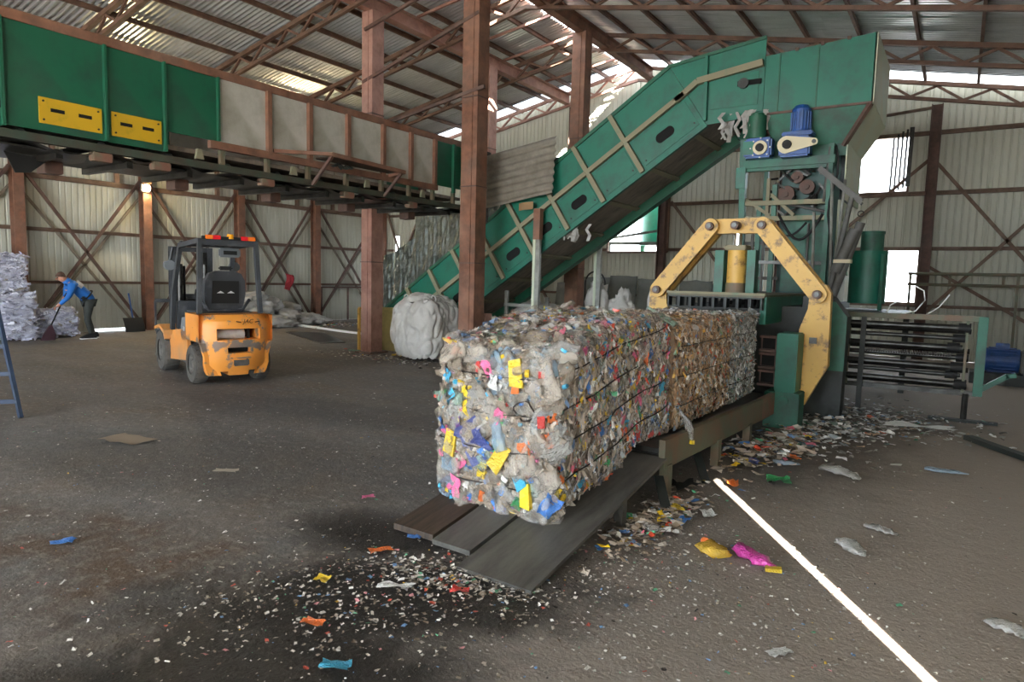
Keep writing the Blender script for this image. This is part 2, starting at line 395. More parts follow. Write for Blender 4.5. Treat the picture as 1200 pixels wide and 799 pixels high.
def ribbed(y0, y1, z0, z1fn, period=.14, depth=.02):
    """ribbed sheet profile in the (s, t) plane; returns list of (s, off)"""
    out = []; s = y0
    while s < y1 - 1e-6:
        for ds, o in ((0, 0), (.14, 0), (.24, depth), (.90, depth), (1.0, 0)):
            q = s + ds * period
            if q <= y1 + 1e-6 and (not out or q > out[-1][0] + 1e-6): out.append((q, o))
        s += period
    if out[-1][0] < y1 - 1e-4: out.append((y1, 0))
    return out
def wall_sheet(parent, name, axis, plane, s0, s1, z0, z1fn, mat, inward, proto=None):
    pr = ribbed(s0, s1, 0, 0)
    mb = MB(); vs = []; n = len(pr)
    for s, o in pr:
        for z in (z0, z1fn(s)):
            vs.append((plane + inward * o, s, z) if axis == 'x' else (s, plane + inward * o, z))
    mb.add(vs, [(2 * i, 2 * i + 2, 2 * i + 3, 2 * i + 1) for i in range(n - 1)])
    return obj(name, mb, mat, parent, fix=False)

# left wall
wl = struct('wall_left')
w = 1.12
first = None; k = 0; y = Y0
while y < YG - .05:
    y1 = min(y + w + .14, YG)
    gap = .07 if 6.9 < y < 9.0 else .0
    jit = rnd.uniform(-.006, .006)
    if y1 - y > w + .13 and first is not None and gap == first[1]:
        like(first[0], (XL + jit + .02, (y + y1) / 2, first[2]))
    else:
        o = wall_sheet(wl, 'wall_sheet', 'x', XL + jit, y, y1, gap, lambda s: 5.79, M['wall'], 1)
        if first is None or gap != first[1]: first = (o, gap, ORG[o.name].z)
    y += w
colsY = [-8.2, -5.3, -2.4, .55, 3.45, 6.4, 9.32, 12.12, 14.98, 18.1]
for zz, hh in ((1.27, .07), (2.54, .09), (3.8, .12)):
    obj('girt', MB().ibeam((XL + .10, Y0, zz), (XL + .10, YG - .05, zz), .10, hh, .012), M['girt'], wl)
obj('girt', MB().bar((XL + .1, Y0, 5.6), (XL + .1, YG, 5.6), .12, .16), M['girt'], wl)
colA = None
for y in colsY:
    if colA is None: colA = obj('wall_column', MB().ibeam((XL + .26, y, 0), (XL + .26, y, 5.55), .22, .26, .022, (1, 0, 0)), M['rust'], wl)
    else: like(colA, (XL + .26, y, 2.775))
sp = None
for y0, y1 in zip(colsY[:-1], colsY[1:]):
    for q in (.28, .78):
        yy = y0 + (y1 - y0) * q
        if sp is None: sp = obj('short_post', MB().bar((XL + .1, yy, 3.86), (XL + .1, yy, 5.52), .1, .1), M['girt'], wl)
        else: like(sp, (XL + .1, yy, 4.69))
for y0, y1 in zip(colsY[4:-1], colsY[5:]):
    for a, c in ((y0 + .12, y1 - .12), (y1 - .12, y0 + .12)):
        obj('cross_brace', MB().bar((XL + .22, a, 3.95), (XL + .22, c, .12), .05, .07), M['rust_dark'], wl)
        off = -.22 if c > a else .22
        obj('cross_brace', MB().bar((XL + .08, a + off, 3.75), (XL + .08, c + off, .25), .045, .06), M['grey_brace'], wl)  # paler second bar set off from each brace
# door frame in the far left bay
obj('door_frame', MB().bar((XL + .16, 15.3, 1.17), (XL + .16, 17.9, 1.17), .05, .05).bar((XL + .16, 15.3, 0), (XL + .16, 15.3, 1.17), .05, .05).bar((XL + .16, 16.5, 0), (XL + .16, 16.5, 1.17), .05, .05), M['rust_dark'], wl)

# gable wall
wg = struct('wall_gable')
openings = [(-2.42, -1.2, 3.9, 5.18), (-1.52, -.85, 1.29, 2.55), (-8.9, -7.02, 2.50, 4.08), (-17.7, -17.52, .9, 3.1)]
bx = sorted({XL, XR} | {XL + 1.05 * i for i in range(1, 20)} | {q for o in openings for q in o[:2]})
bx = [b for i, b in enumerate(bx) if i == 0 or b - bx[i - 1] > .02]
for a, c in zip(bx[:-1], bx[1:]):
    mid = (a + c) / 2
    cuts = sorted([(o[2], o[3]) for o in openings if o[0] < mid < o[1]])
    z = 0.0
    for lo, hi in cuts + [(None, None)]:
        if lo is not None:
            wall_sheet(wg, 'wall_sheet', 'y', YG, a, c, z, (lambda q: (lambda s: q))(lo), M['wall_end'], -1); z = hi
        else:
            wall_sheet(wg, 'wall_sheet', 'y', YG, a, c, z, lambda s: roofz(s) + .0, M['wall_end'], -1)
def girt_skip(z, hh):
    segs = [(XL, XR)]
    for o in openings:
        if o[2] - .02 < z < o[3] + .02:
            segs = [q for s in segs for q in ((s[0], min(s[1], o[0])), (max(s[0], o[1]), s[1])) if q[1] - q[0] > .05]
    for a, c in segs:
        obj('girt', MB().ibeam((a, YG - .09, z), (c, YG - .09, z), .10, hh, .012), M['girt'], wg)
for z, hh in ((1.24, .07), (2.57, .08), (3.84, .09), (5.2, .09)): girt_skip(z, hh)
for x in (-16.2, -13.4, -10.1, -7.12, -3.9, -.72):
    obj('wall_column', MB().ibeam((x, YG - .24, 0), (x, YG - .24, roofz(x) - .5), .2, .22, .02, (1, 0, 0)), M['rust_dark'], wg)
obj('wind_brace', MB().bar((-2.6, YG - .2, 5.6), (-.72, YG - .2, 5.75), .05, .06), M['girt'], wg)
for a, c in (((-.72, 4.6), (1.2, 2.2)), ((-.78, 4.6), (-2.6, 2.9)), ((-.8, .9), (1.6, 3.7)), ((-.72, 2.2), (2.3, .3)) , ((-6.9, 3.9), (-4.0, .3)), ((-4.0, 3.3), (-6.9, .2)), ((-12.9, 3.9), (-10.3, .2)), ((-10.3, 3.9), (-12.9, .2)), ((-18.2, 4.5), (-16.3, .2)), ((-16.3, 3.9), (-18.2, .2))):
    obj('cross_brace', MB().bar((a[0], YG - .2, a[1]), (c[0], YG - .2, c[1]), .05, .07), M['girt'], wg)
for i, o in enumerate(openings[:3]):
    wf = struct('window_%d' % (i + 1), ((o[0] + o[1]) / 2, YG, o[2]))
    for (p, q) in (((o[0], o[2]), (o[1], o[2])), ((o[0], o[3]), (o[1], o[3])), ((o[0], o[2]), (o[0], o[3])), ((o[1], o[2]), (o[1], o[3]))):
        obj('window_frame', MB().bar((p[0], YG - .03, p[1]), (q[0], YG - .03, q[1]), .05, .05, (0, 1, 0)), M['girt'], wf)
    if i == 0:
        for kx in range(5):
            x = -1.56 + .092 * kx
            obj('louvre_bar', MB().bar((x, YG - .04 - .05 * kx, o[2] - .02 + .03 * kx), (x + .015, YG - .04 - .05 * kx, o[3] + .04 + .03 * kx), .045 if kx < 4 else .09, .04, (0, 1, 0)), M['steel_dk'], wf)
    if i == 1:
        obj('window_bar', MB().bar((o[0], YG - .02, 1.98), (o[1], YG - .02, 1.98), .02, .02), M['girt'], wf)

# right wall (out of the picture): a gap between two sheets lets the strip of sun in
wr = struct('wall_right')
SLIT0, SLIT1, SLITH = -.41, -.28, 4.0
def rbox(a, c, z0, z1): obj('wall_sheet', MB().box((XR, a, z0), (XR + .03, c, z1)), M['wall'], wr)
rbox(SLIT1, YG, 0, 5.8); rbox(SLIT0, SLIT1, SLITH, 5.8); rbox(-5.2, SLIT0, 0, 5.8); rbox(-9.4, -5.2, 4.1, 5.8); rbox(Y0, -9.4, 0, 5.8)
for z in (1.25, 2.55, 3.82):
    obj('girt', MB().bar((XR - .06, SLIT1 + .3, z), (XR - .06, YG - .05, z), .1, .09), M['girt'], wr)
# rear wall with the open truck gate
wb = struct('wall_rear')
def bbox_(a, c, z0, z1): obj('wall_sheet', MB().box((a, Y0 - .03, z0), (c, Y0, z1)), M['wall'], wb)
bbox_(XL, -13.5, 0, 5.6); bbox_(-1.2, XR, 0, 5.6); bbox_(-13.5, -1.2, 5.2, 5.6)
obj('wall_sheet', MB().prism([(XL, 5.6), (XR, 5.6), (RX, RZ - .1)], .03, lambda a, c, t: (a, Y0 - t, c)), M['wall'], wb)

# roof
ce = struct('ceiling', (0, 0, 0))
def roof_sheet(x0, x1, y0, wdt):
    per = .1125; n = int(round(wdt / per)) + 1; wdt = n * per; pr = []
    for i in range(n):
        for ds, o in ((0, 0), (.25, .0), (.5, .038), (.75, .038)): pr.append((y0 + (i + ds) * per, o))
    pr.append((y0 + wdt, 0))
    vs = []
    for s, o in pr:
        for x in (x0, x1): vs.append((x, s, roofz(x) + o + .09))
    return obj('roof_sheet', MB().add(vs, [(2 * i, 2 * i + 1, 2 * i + 3, 2 * i + 2) for i in range(len(pr) - 1)]), M['roof'], ce, fix=False)
YEND = 17.55; wS = .9; nS = 31; yS = YEND - nS * wS
protos = []
for (x0, x1) in ((XL - .3, -13.3), (-13.4, -8.42), (-8.04, -2.6), (-2.7, XR + .35)):
    p = None
    for i in range(nS):
        y = yS + i * wS
        dz = .014 * (i % 2) + rnd.uniform(0, .004)
        if p is None: p = roof_sheet(x0, x1, y, wS); bz = ORG[p.name].copy()
        else: like(p, (bz.x, bz.y + i * wS, bz.z + dz))
# translucent strip where the roof meets the gable
def clear_mat():
    m, nt, b = new_mat('milky_clear_sheet'); nt.nodes.remove(b)
    t = nt.nodes.new('ShaderNodeBsdfTranslucent'); t.inputs[0].default_value = (.10, .105, .11, 1)
    nt.links.new(t.outputs[0], nt.nodes['Material Output'].inputs[0]); return m
M['milky'] = clear_mat()
for x0, x1 in ((XL - .2, -13.3), (-13.3, -8.45), (-7.95, -2.6), (-2.6, XR + .3)):
    obj('clear_sheet', MB().grid(1, 1, lambda a, c: (x0 + (x1 - x0) * a, 17.5 + .85 * c, roofz(x0 + (x1 - x0) * a) + .095)), M['milky'], ce, fix=False)
# ridge: bridging strips over the open daylight slot
for i in range(8):
    y = 10.7 + i * .95
    obj('ridge_strip', MB().bar((-8.5, y, roofz(-8.5) + .08), (-7.95, y, RZ + .08), .07, .03), M['rust_dark'], ce)
obj('ridge_cap', MB().box((-8.5, Y0, RZ + .02), (-7.95, 10.7, RZ + .12)), M['roof'], ce)
# purlins
for x in [-8.0 - 1.03 * i for i in range(1, 11)] + [-8.0 + 1.0 * i for i in range(1, 11)] + [-7.85]:
    obj('purlin', MB().ibeam((x, Y0, roofz(x) + .035), (x, YG - .02, roofz(x) + .035), .055, .10, .012), M['frame'], ce)
# lattice girders across the hall
def truss(y, mat, halves='LR'):
    def bz(x): return roofz(x) - .42
    for h in halves:
        e0, e1 = (XL + .2, RX) if h == 'L' else (RX, XR - .1)
        a = obj('half_truss', MB().bar((e0, y, roofz(e0) - .07), (e1, y, roofz(e1) - .07), .09, .09), mat, ce)
        obj('bottom_chord', MB().bar((e0, y, bz(e0)), (e1, y, bz(e1)), .08, .07), mat, a)
        s0, s1 = (XL + .3, RX - .1) if h == 'L' else (RX + .1, XR - .2)
        n = 24 if h == 'L' else 20
        for i in range(n):
            x0 = s0 + (s1 - s0) * i / n; x1 = s0 + (s1 - s0) * (i + 1) / n
            za, zb = (roofz(x0) - .12, bz(x1) + .03) if i % 2 == 0 else (bz(x0) + .03, roofz(x1) - .12)
            obj('web', MB().bar((x0, y, za), (x1, y, zb), .05, .05), mat, a)
for y in (-5.3, .6, 3.5, 6.5, 9.38, 12.1, 15.05): truss(y, M['frame'])
truss(17.95, M['rust_lit'], 'L'); truss(17.95, M['frame'], 'R')  # lit tone painted on the left half, dark tone on the right
# two girders on the column rows
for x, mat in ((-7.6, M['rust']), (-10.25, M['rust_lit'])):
    z = roofz(x) - .25
    obj('girder', MB().ibeam((x, 4.5, z), (x, YG - .3, z), .2, .3, .025), mat, ce)
for y0, y1, x0, x1 in ((9.2, 9.6, -10.6, -7.4), (10.6, 11.0, -10.7, -7.2)):
    pass
for (p, q) in (((-10.4, 9.75, 5.55), (-7.45, 9.75, 6.35)), ((-10.4, 9.75, 4.55), (-7.3, 9.75, 5.05)), ((-10.3, 9.7, 6.55), (-7.3, 9.7, 7.2))):
    obj('tie_bar', MB().bar(p, q, .05, .06), M['rust_dark'], ce)
for yy in (11.2, 12.6, 13.2, 14.5, 15.7, 16.6):
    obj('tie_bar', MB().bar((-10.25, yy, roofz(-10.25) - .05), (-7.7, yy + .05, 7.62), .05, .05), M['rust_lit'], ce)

# free-standing columns
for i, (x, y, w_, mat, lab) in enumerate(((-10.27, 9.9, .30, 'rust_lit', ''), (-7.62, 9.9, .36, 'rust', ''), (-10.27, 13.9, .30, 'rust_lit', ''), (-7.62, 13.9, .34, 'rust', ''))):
    top = roofz(x) - .38
    c_ = struct('column', (x, y, 0))
    obj('shaft', MB().box((x - w_ / 2, y - .16, 0), (x + w_ / 2, y + .16, top)).box((x + w_ / 2 - .12, y - .175, 0), (x + w_ / 2 - .105, y - .16, top)), M[mat], c_)
    obj('base_plate', MB().box((x - w_ / 2 - .08, y - .26, 0), (x + w_ / 2 + .08, y + .26, .03)), M['rust_dark'], c_)
    for zz in (1.9, 3.3, 4.9):
        obj('weld_band', MB().box((x - w_ / 2 - .008, y - .182, zz), (x + w_ / 2 + .008, y + .168, zz + .02)), M['rust_dark'], c_)

# ------------------------------------------------------------------ overhead sorting conveyor (runs along the hall, left)
CX0, CX1 = -9.75, -8.5            # left and right faces
oc = thing('overhead_conveyor', 'long green and grey raised sorting conveyor crossing the upper left of the hall', 'conveyor', (-9.1, 4.0, 3.1))
def ocv(name, mb, mat, parent=oc, **k): return obj(name, mb, M[mat], parent, **k)
YS, YE = -1.0, 10.75
# side plates: four green, six grey, one green at the far end
edges = [(-1.0, 1.0, 'green_dk'), (1.0, 2.9, 'green_dk'), (2.9, 3.92, 'green_dk'), (3.92, 4.62, 'green_dk'), (4.62, 5.35, 'green_dk'),
         (5.35, 6.12, 'board'), (6.12, 6.85, 'board'), (6.85, 7.62, 'board'), (7.62, 8.42, 'board'), (8.42, 9.12, 'board'), (9.12, 9.78, 'board'), (9.78, 10.72, 'green_dk')]
TOP = 4.24
for i, (a, c, mt) in enumerate(edges):
    lo = 3.12 if i < 2 else (3.14 if i in (2, 3) else (3.36 if mt == 'board' else 3.40))
    if i in (2, 3):     # plates pierced under the yellow covers stay whole: covers stand proud
        pass
    ocv('side_plate', MB().box((CX1 - .02, a + .008, lo), (CX1, c - .008, TOP)), mt)
    ocv('side_plate', MB().box((CX0, a + .008, 3.3), (CX0 + .02, c - .008, TOP)), mt)
    if mt == 'green_dk' and i < 5:
        ocv('plate_flange', MB().box((CX1, c - .03, lo), (CX1 + .05, c + .0, TOP)), 'green_dk')
# yellow inspection covers with two slots each
for a, c in ((3.22, 3.86), (3.97, 4.56)):
    yc = ocv('cover_plate', MB().box((CX1 + .001, a, 3.22), (CX1 + .02, c, 3.50)), 'yellow_cover')
    for q in (.28, .72):
        ym = a + (c - a) * q
        ocv('slot', MB().box((CX1 + .0195, ym - .07, 3.355), (CX1 + .024, ym + .07, 3.395), bev=.002), 'cavity_shade', yc)
    for q, z in ((a + .04, 3.26), (a + .04, 3.46), (c - .04, 3.26), (c - .04, 3.46)):
        ocv('bolt', MB().cyl((CX1 + .02, q, z), (CX1 + .03, q, z), .012, 6), 'steel_dk', yc)
ocv('side_opening', MB().box((CX1 + .001, 2.25, 3.3), (CX1 + .012, 2.88, 3.52), bev=.004), 'cavity_shade')
# top and middle rails
ocv('top_rail', MB().bar((CX1 - .03, YS, TOP + .05), (CX1 - .03, YE, TOP + .05), .10, .11), 'rust')
ocv('top_rail', MB().bar((CX0 + .03, YS, TOP + .05), (CX0 + .03, YE, TOP + .05), .10, .11), 'rust')
ocv('middle_rail', MB().bar((CX1 + .02, 5.2, 3.34), (CX1 + .02, YE - .9, 3.34), .08, .10), 'rust')
for y in (6.12, 6.85, 7.62, 8.42, 9.12, 9.78):
    ocv('upright', MB().bar((CX1 + .03, y, 3.34), (CX1 + .03, y, TOP), .07, .07), 'rust')
ocv('upright', MB().bar((CX1 + .03, 10.35, 3.3), (CX1 + .03, 10.35, TOP), .06, .06), 'green_dk')
for y in (5.4, 6.12, 6.85, 7.62, 8.42, 9.12, 9.78, 10.4):
    ocv('leg_stub', MB().bar((CX1 - .02, y, 3.06), (CX1 - .02, y, 3.34), .07, .06), 'green_old')
# lower frame rail, dented drip tray, belt return
ocv('bottom_rail', MB().bar((CX1 - .02, YS, 3.05), (CX1 - .02, YE, 3.05), .09, .09), 'green_dkold')
ocv('bottom_rail', MB().bar((CX0 + .02, YS, 3.05), (CX0 + .02, YE, 3.05), .09, .10), 'steel_dk')
def tray(a, c):
    y = YS + (YE - YS) * c
    sag = .015 * math.sin(y * 3.1) + .025 * math.sin(y * 7.7 + a * 3)
    return (CX0 + .05 + (CX1 - CX0 - .02) * a, y, 2.98 - .03 * math.sin(a * PI) + sag * (.4 + a))
ocv('drip_tray', MB().grid(8, 110, tray), 'steel_dk', smooth='all', fix=False)
ocv('belly_plate', MB().box((CX0 + .02, YS, 2.95), (CX1 - .12, YE, 2.97)), 'steel_dk')
ocv('belt', MB().box((CX0 + .1, YS, 3.2), (CX1 - .12, YE, 3.26)), 'belt')
for i in range(15):
    y = -.4 + i * .77
    ocv('cross_beam', MB().bar((CX0 - .05, y, 2.93), (CX1 - .1, y, 2.93), .07, .10), 'steel_dk')
for i in range(14):
    y = -.2 + i * .82
    ocv('return_roller', MB().cyl((CX0 + .1, y, 3.1), (CX1 - .1, y, 3.1), .05, 10), 'black', smooth=True)
for y in (2.2, 3.75, 4.45, 6.0, 7.55, 9.1):
    ocv('rusty_pad', MB().box((CX1 - .10, y, 2.90), (CX1 + .03, y + .22, 3.0), bev=.01), 'beam_rust')
for y in (3.55, 5.15, 6.7, 8.3, 9.9):
    ocv('hanger_box', MB().box((CX0 + .25, y, 2.78), (CX0 + .5, y + .2, 2.93), bev=.01), 'rust_dark')
ocv('hanging_flap', MB().prism([(3.1, 2.95), (3.55, 2.92), (3.35, 2.74), (3.2, 2.72)], .02, lambda a, c, t: (CX0 + .6 + t, a, c)), 'black')
for y in (2.3, 5.0, 6.5, 8.0, 9.4):
    b_ = ocv('bearing_bracket', MB().prism([(y, 3.12), (y + .12, 3.12), (y + .09, 3.25), (y + .03, 3.25)], .04, lambda a, c, t: (CX1 - .01 + t, a, c)), 'dust_rail')
# bent side bracket that hangs off the conveyor (front corner frame)
ocv('bracket_frame', MB().bar((CX1 + .02, 6.2, 3.42), (CX1 + .42, 6.95, 3.46), .05, .05).bar((CX1 + .42, 6.95, 3.46), (CX1 + .42, 8.55, 3.42), .05, .06).bar((CX1 + .42, 8.55, 3.42), (CX1 + .05, 8.55, 3.38), .05, .05), 'rust')
ocv('bracket_board', MB().box((CX1 + .04, 6.95, 3.42), (CX1 + .40, 8.5, 3.44)), 'wood')
for y in (6.95, 8.5):
    ocv('bracket_strut', MB().bar((CX1 + .42, y, 3.43), (CX1 + .03, y - .05, 3.02), .045, .045), 'rust_dark')
ocv('torn_foil', MB().grid(6, 6, lambda a, c: (CX1 + .18 + .14 * a, 7.1 + .38 * c, 3.34 + .08 * noise.noise((a * 4, c * 5, 1)))), 'crinkle', fix=False)
for k, (y, z) in enumerate(((2.15, 3.0),)):
    ocv('loose_cable', MB().tube([(CX1, y - .9 + .3 * i, z + (.16 if k == 0 else 0) - .05 * math.sin(i * .9) - (.09 * i if k else -.05 * i)) for i in range(5)], .018), 'girt')
for y in (-.6, 4.7):
    ocv('support_leg', MB().ibeam((CX0 + .1, y, 0), (CX0 + .1, y, 3.0), .14, .14, .015, (1, 0, 0)), 'rust') if y < 0 else None

# ------------------------------------------------------------------ inclined conveyor
IY0, IY1 = 10.8, 12.35
ic = thing('incline_conveyor', 'teal green inclined conveyor rising from behind the grey sack to the press hopper', 'conveyor', (-7.5, 11.5, 0))
def icv(name, mb, mat, parent=ic, **k): return obj(name, mb, M[mat], parent, **k)
ANG = math.atan2(5.20 - .87, -4.25 + 10.8)
cA, sA = math.cos(ANG), math.sin(ANG)
PT0 = Vector((-10.8, 0, .87))      # top edge start
def I(s, d, y):                    # s along the slope, d below the top edge
    return (PT0.x + s * cA + d * sA, y, PT0.z + s * sA - d * cA)
LS = math.hypot(4.33, 6.55); DEP = 1.2
for side, y, sg in (('near', IY0, -1), ('far', IY1, 1)):
    th = .02
    sx = [0, .9, 1.65, 2.4, 3.2, 4.05, 4.9, 5.75, 6.6, LS]
    for i, (a, c) in enumerate(zip(sx[:-1], sx[1:])):
        d0 = DEP * min(1, (a + .15) / 1.9); d1 = DEP * min(1, (c + .15) / 1.9)
        icv('side_panel', MB().prism([(a + .004, 0), (c - .004, 0), (c - .004, d1), (a + .004, d0)], th, lambda s, d, t: I(s, d, y + sg * t)), 'green')
    if side == 'near':
        for i, a in enumerate(sx[1:-1]):
            d0 = DEP * min(1, (a + .15) / 1.9)
            icv('rib', MB().bar(I(a, 0, y - .05), I(a, d0, y - .05), .085, .09, (0, 1, 0)), 'dust_rail')
        for i, (a, c) in enumerate(zip(sx[1:-1], sx[2:])):
            icv('mid_rail', MB().bar(I(a + .03, .56 if i else .5, y - .06), I(c - .03, .56, y - .06), .08, .09, (0, 1, 0)), 'dust_rail')
        icv('top_rail', MB().bar(I(0, .0, y - .02), I(LS, .0, y - .02), .06, .06, (0, 1, 0)), 'green_dk')
        # access plates with oval holes below the mid rail
        for i, (a, c) in enumerate(zip(sx[2:-1], sx[3:])):
            pl = icv('access_plate', MB().prism([(a + .09, .66), (c - .09, .66), (c - .09, 1.13), (a + .09, 1.13)], .012, lambda s, d, t: I(s, d, y - .02 - t)), 'green')
            if i not in (1, 5):
                m_ = (a + c) / 2; ov = []
                for k in range(16):
                    q = 2 * PI * k / 16
                    ov.append((m_ + (.09 if math.cos(q) > 0 else -.09) + .085 * math.cos(q), .90 + .085 * math.sin(q)))
                icv('oval_hole', MB().prism(ov, .006, lambda s, d, t: I(s, d, y - .032 - t)), 'cavity_shade', pl)
            for ss in (a + .14, c - .14):
                icv('bolt', MB().cyl(I(ss, 1.06, y - .03), I(ss, 1.06, y - .045), .014, 6), 'steel_dk', pl)
        icv('bottom_rail', MB().bar(I(1.8, DEP, y), I(LS, DEP, y), .07, .07, (0, 1, 0)), 'green')
    else:
        icv('bottom_rail', MB().bar(I(1.6, DEP + .02, y), I(LS + .1, DEP + .02, y), .18, .20, (0, 1, 0)), 'green_dk')
# the flat head of the conveyor at the hopper
hp = [(-4.25, 5.20), (-2.72, 5.40), (-2.72, 4.32), (-3.15, 4.22), (-3.70, 4.18), I(LS, DEP, 0)[::2]]
for y, sg in ((IY0, -1), (IY1, 1)):
    hd = icv('head_panel', MB().prism(hp, .02, lambda a, c, t: (a, y + sg * t, c)), 'green')
    if sg < 0:
        icv('head_rib', MB().bar((-3.6, y - .05, 4.25), (-3.62, y - .05, 5.26), .05, .08, (0, 1, 0)), 'green', hd)
        icv('head_rail', MB().bar((-4.1, y - .06, 4.62), (-3.75, y - .06, 4.88), .09, .09, (0, 1, 0)).bar((-3.75, y - .06, 4.88), (-2.74, y - .06, 5.02), .10, .10, (0, 1, 0)), 'dust_rail', hd)
        icv('bearing_slot', MB().box((-3.12, y - .05, 4.72), (-2.76, y - .02, 4.80), bev=.005), 'cavity_shade', hd)
        icv('bearing', MB().cyl((-3.02, y - .09, 4.75), (-3.02, y - .02, 4.75), .08, 12), 'steel_dk', hd)
        icv('top_edge', MB().bar((-4.25, y - .02, 5.2), (-2.72, y - .02, 5.4), .05, .05, (0, 1, 0)), 'green_dk', hd)
        icv('door_plate', MB().box((-3.55, y - .035, 4.42), (-2.8, y - .022, 4.92)), 'green', hd)
# belt underside and carrying cross members
icv('belt', MB().prism([(1.7, DEP - .10), (LS + .2, DEP - .10), (LS + .2, DEP - .06), (1.7, DEP - .06)], IY1 - IY0 - .06, lambda s, d, t: I(s, d, IY0 + .03 + t)), 'belt')
icv('belt', MB().prism([(.4, .42), (LS + .3, .42), (LS + .3, .46), (.4, .46)], IY1 - IY0 - .06, lambda s, d, t: I(s, d, IY0 + .03 + t)), 'belt')
for s in (2.3, 3.15, 4.0, 4.85, 5.75, 6.7, 7.6):
    icv('cross_angle', MB().bar(I(s, DEP - .02, IY0 + .04), I(s, DEP - .02, IY1 - .04), .09, .03, (sA, 0, -cA)), 'dust_rail')
icv('head_drum', MB().cyl((-3.0, IY0 + .05, 4.5), (-3.0, IY1 - .05, 4.5), .24, 18), 'steel_dk', smooth=True)
icv('tail_drum', MB().cyl((-10.3, IY0 + .05, .55), (-10.3, IY1 - .05, .55), .2, 18), 'steel_dk', smooth=True)
# shreds of film dangling from the head and from a torn cross member
def shreds(cx, cy, cz, n, ln, seed, spread):
    r = random.Random(seed); mb = MB()
    for i in range(n):
        x = cx + r.uniform(-spread, spread); y = cy + r.uniform(-.4, .4) * spread; w = r.uniform(.01, .035); q = r.uniform(.4, 1) * ln; a = r.uniform(0, 6)
        pts = [(x + .03 * math.sin(a + 3 * k), y + .03 * math.cos(a + 2 * k), cz - q * k / 3) for k in range(4)]
        vs = []
        for p in pts: vs += [(p[0] - w, p[1], p[2]), (p[0] + w, p[1] + .01, p[2])]
        mb.add(vs, [(2 * k, 2 * k + 1, 2 * k + 3, 2 * k + 2) for k in range(3)])
    return mb
o = icv('film_shreds', shreds(-3.0, 10.78, 4.32, 26, .45, 3, .35), 'sack', fix=False); o['kind'] = 'stuff'
o = icv('film_shreds', shreds(I(5.0, DEP, 0)[0], 10.9, I(5.0, DEP, 0)[2] + .05, 14, .35, 4, .25), 'sack', fix=False); o['kind'] = 'stuff'
# supports
for x, y, zt in ((-6.62, 10.6, 2.95), (-6.35, 12.6, 2.7), (-8.6, 12.6, 1.3)):
    g = icv('support_post', MB().bar((x, y, 0), (x, y, min(zt, 2.4)), .13, .07), 'galv')
    icv('post_face', MB().box((x - .075, y - .05, .0), (x - .02, y - .035, min(zt, 2.4))), 'green_pale', g)
    icv('post_head', MB().box((x - .07, y - .06, min(zt, 2.4) - .02), (x + .07, y + .06, zt)), 'rust', g)

# corrugated sheets round the transfer point
def corr(p00, p10, p01, n, per, dep, nrm):
    p00, p10, p01, nrm = map(Vector, (p00, p10, p01, nrm)); u = p10 - p00; v = p01 - p00; L_ = v.length; m_ = int(L_ / per * 4)
    mb = MB()
    def f(a, c): return p00 + u * a + v * c + nrm * (dep * math.sin(2 * PI * c * L_ / per) + .03 * noise.noise((a * 2, c * 3, 4)))
    return mb.grid(n, m_, f)
s_ = obj('corrugated_sheet', corr((-7.92, 10.55, 2.98), (-6.30, 10.55, 3.22), (-7.92, 10.62, 4.02), 8, .135, .03, (0, -1, 0)), worn('dull_corrugated_sheet', '#8c867a', '#6d675c', 4, .5, .15, .6, metal=.3, dust='#857b6b'), smooth='all', fix=False)
tag(s_, 'curved grey corrugated sheet covering the transfer chute beside the brown column', 'metal sheet')
c_ = obj('cardboard_scrap', MB().grid(4, 4, lambda a, c: (-7.05 + .3 * a, 10.58 - .04 * math.sin(a * 4), 2.92 + .14 * c + .03 * a)), plain('cardboard', '#8f7452', .8), fix=False)
tag(c_, 'torn cardboard scrap caught under the corrugated chute sheet', 'cardboard')
tf = thing('transfer_chute', 'dark sheet metal transfer chute between the overhead and inclined conveyors', 'chute', (-8.1, 11.2, 2.3))
obj('chute_plate', MB().prism([(-8.5, 2.4), (-7.9, 2.75), (-7.85, 4.1), (-8.5, 4.3)], .03, lambda a, c, t: (a, 10.72 + t, c)), M['steel_dk'], tf)
obj('chute_plate', MB().prism([(-8.5, 2.4), (-7.0, 3.3), (-7.0, 4.2), (-8.5, 4.3)], .03, lambda a, c, t: (a, 12.3 + t, c)), M['steel_dk'], tf)
def skirt_piece(x0, x1, zb0, zb1, zt0, zt1, y):
    def f(a, c):
        x = x0 + (x1 - x0) * a; zb = zb0 + (zb1 - zb0) * a; zt = zt0 + (zt1 - zt0) * a
        return (x, y + .006 * math.sin(x * 45) + .03 * noise.noise((x * 7, c * 5, 0)) + .02 * noise.noise((x * 16, c * 14, 3)), zb + (zt - zb) * c)
    return MB().grid(max(8, int((x1 - x0) * 26)), 26, f)
sk = thing('metal_skirt', 'crumpled dark metal sheeting standing behind the lower end of the incline', 'metal sheet', (-11, 12.45, 1))
for x0, x1, a, b_, c, d in ((-12.5, -12.12, .5, .6, 2.15, 2.22), (-12.09, -11.4, .6, 1.0, 2.25, 2.6), (-11.4, -10.5, 1.0, 1.6, 3.25, 3.3), (-10.5, -9.6, 1.6, 2.2, 3.3, 3.4), (-9.6, -8.6, 2.2, 2.7, 3.4, 3.5)):
    obj('skirt_sheet', skirt_piece(x0, x1, a, b_, c, d, 12.45), M['crinkle'], sk, fix=False)

# ------------------------------------------------------------------ the baling press
bp_ = thing('baling_press', 'tall green baling press with hopper, blue gearboxes and yellow squeeze frame', 'baling press', (-2.2, 10.0, 0))
def pv(name, mb, mat, parent=bp_, **k): return obj(name, mb, M[mat], parent, **k)
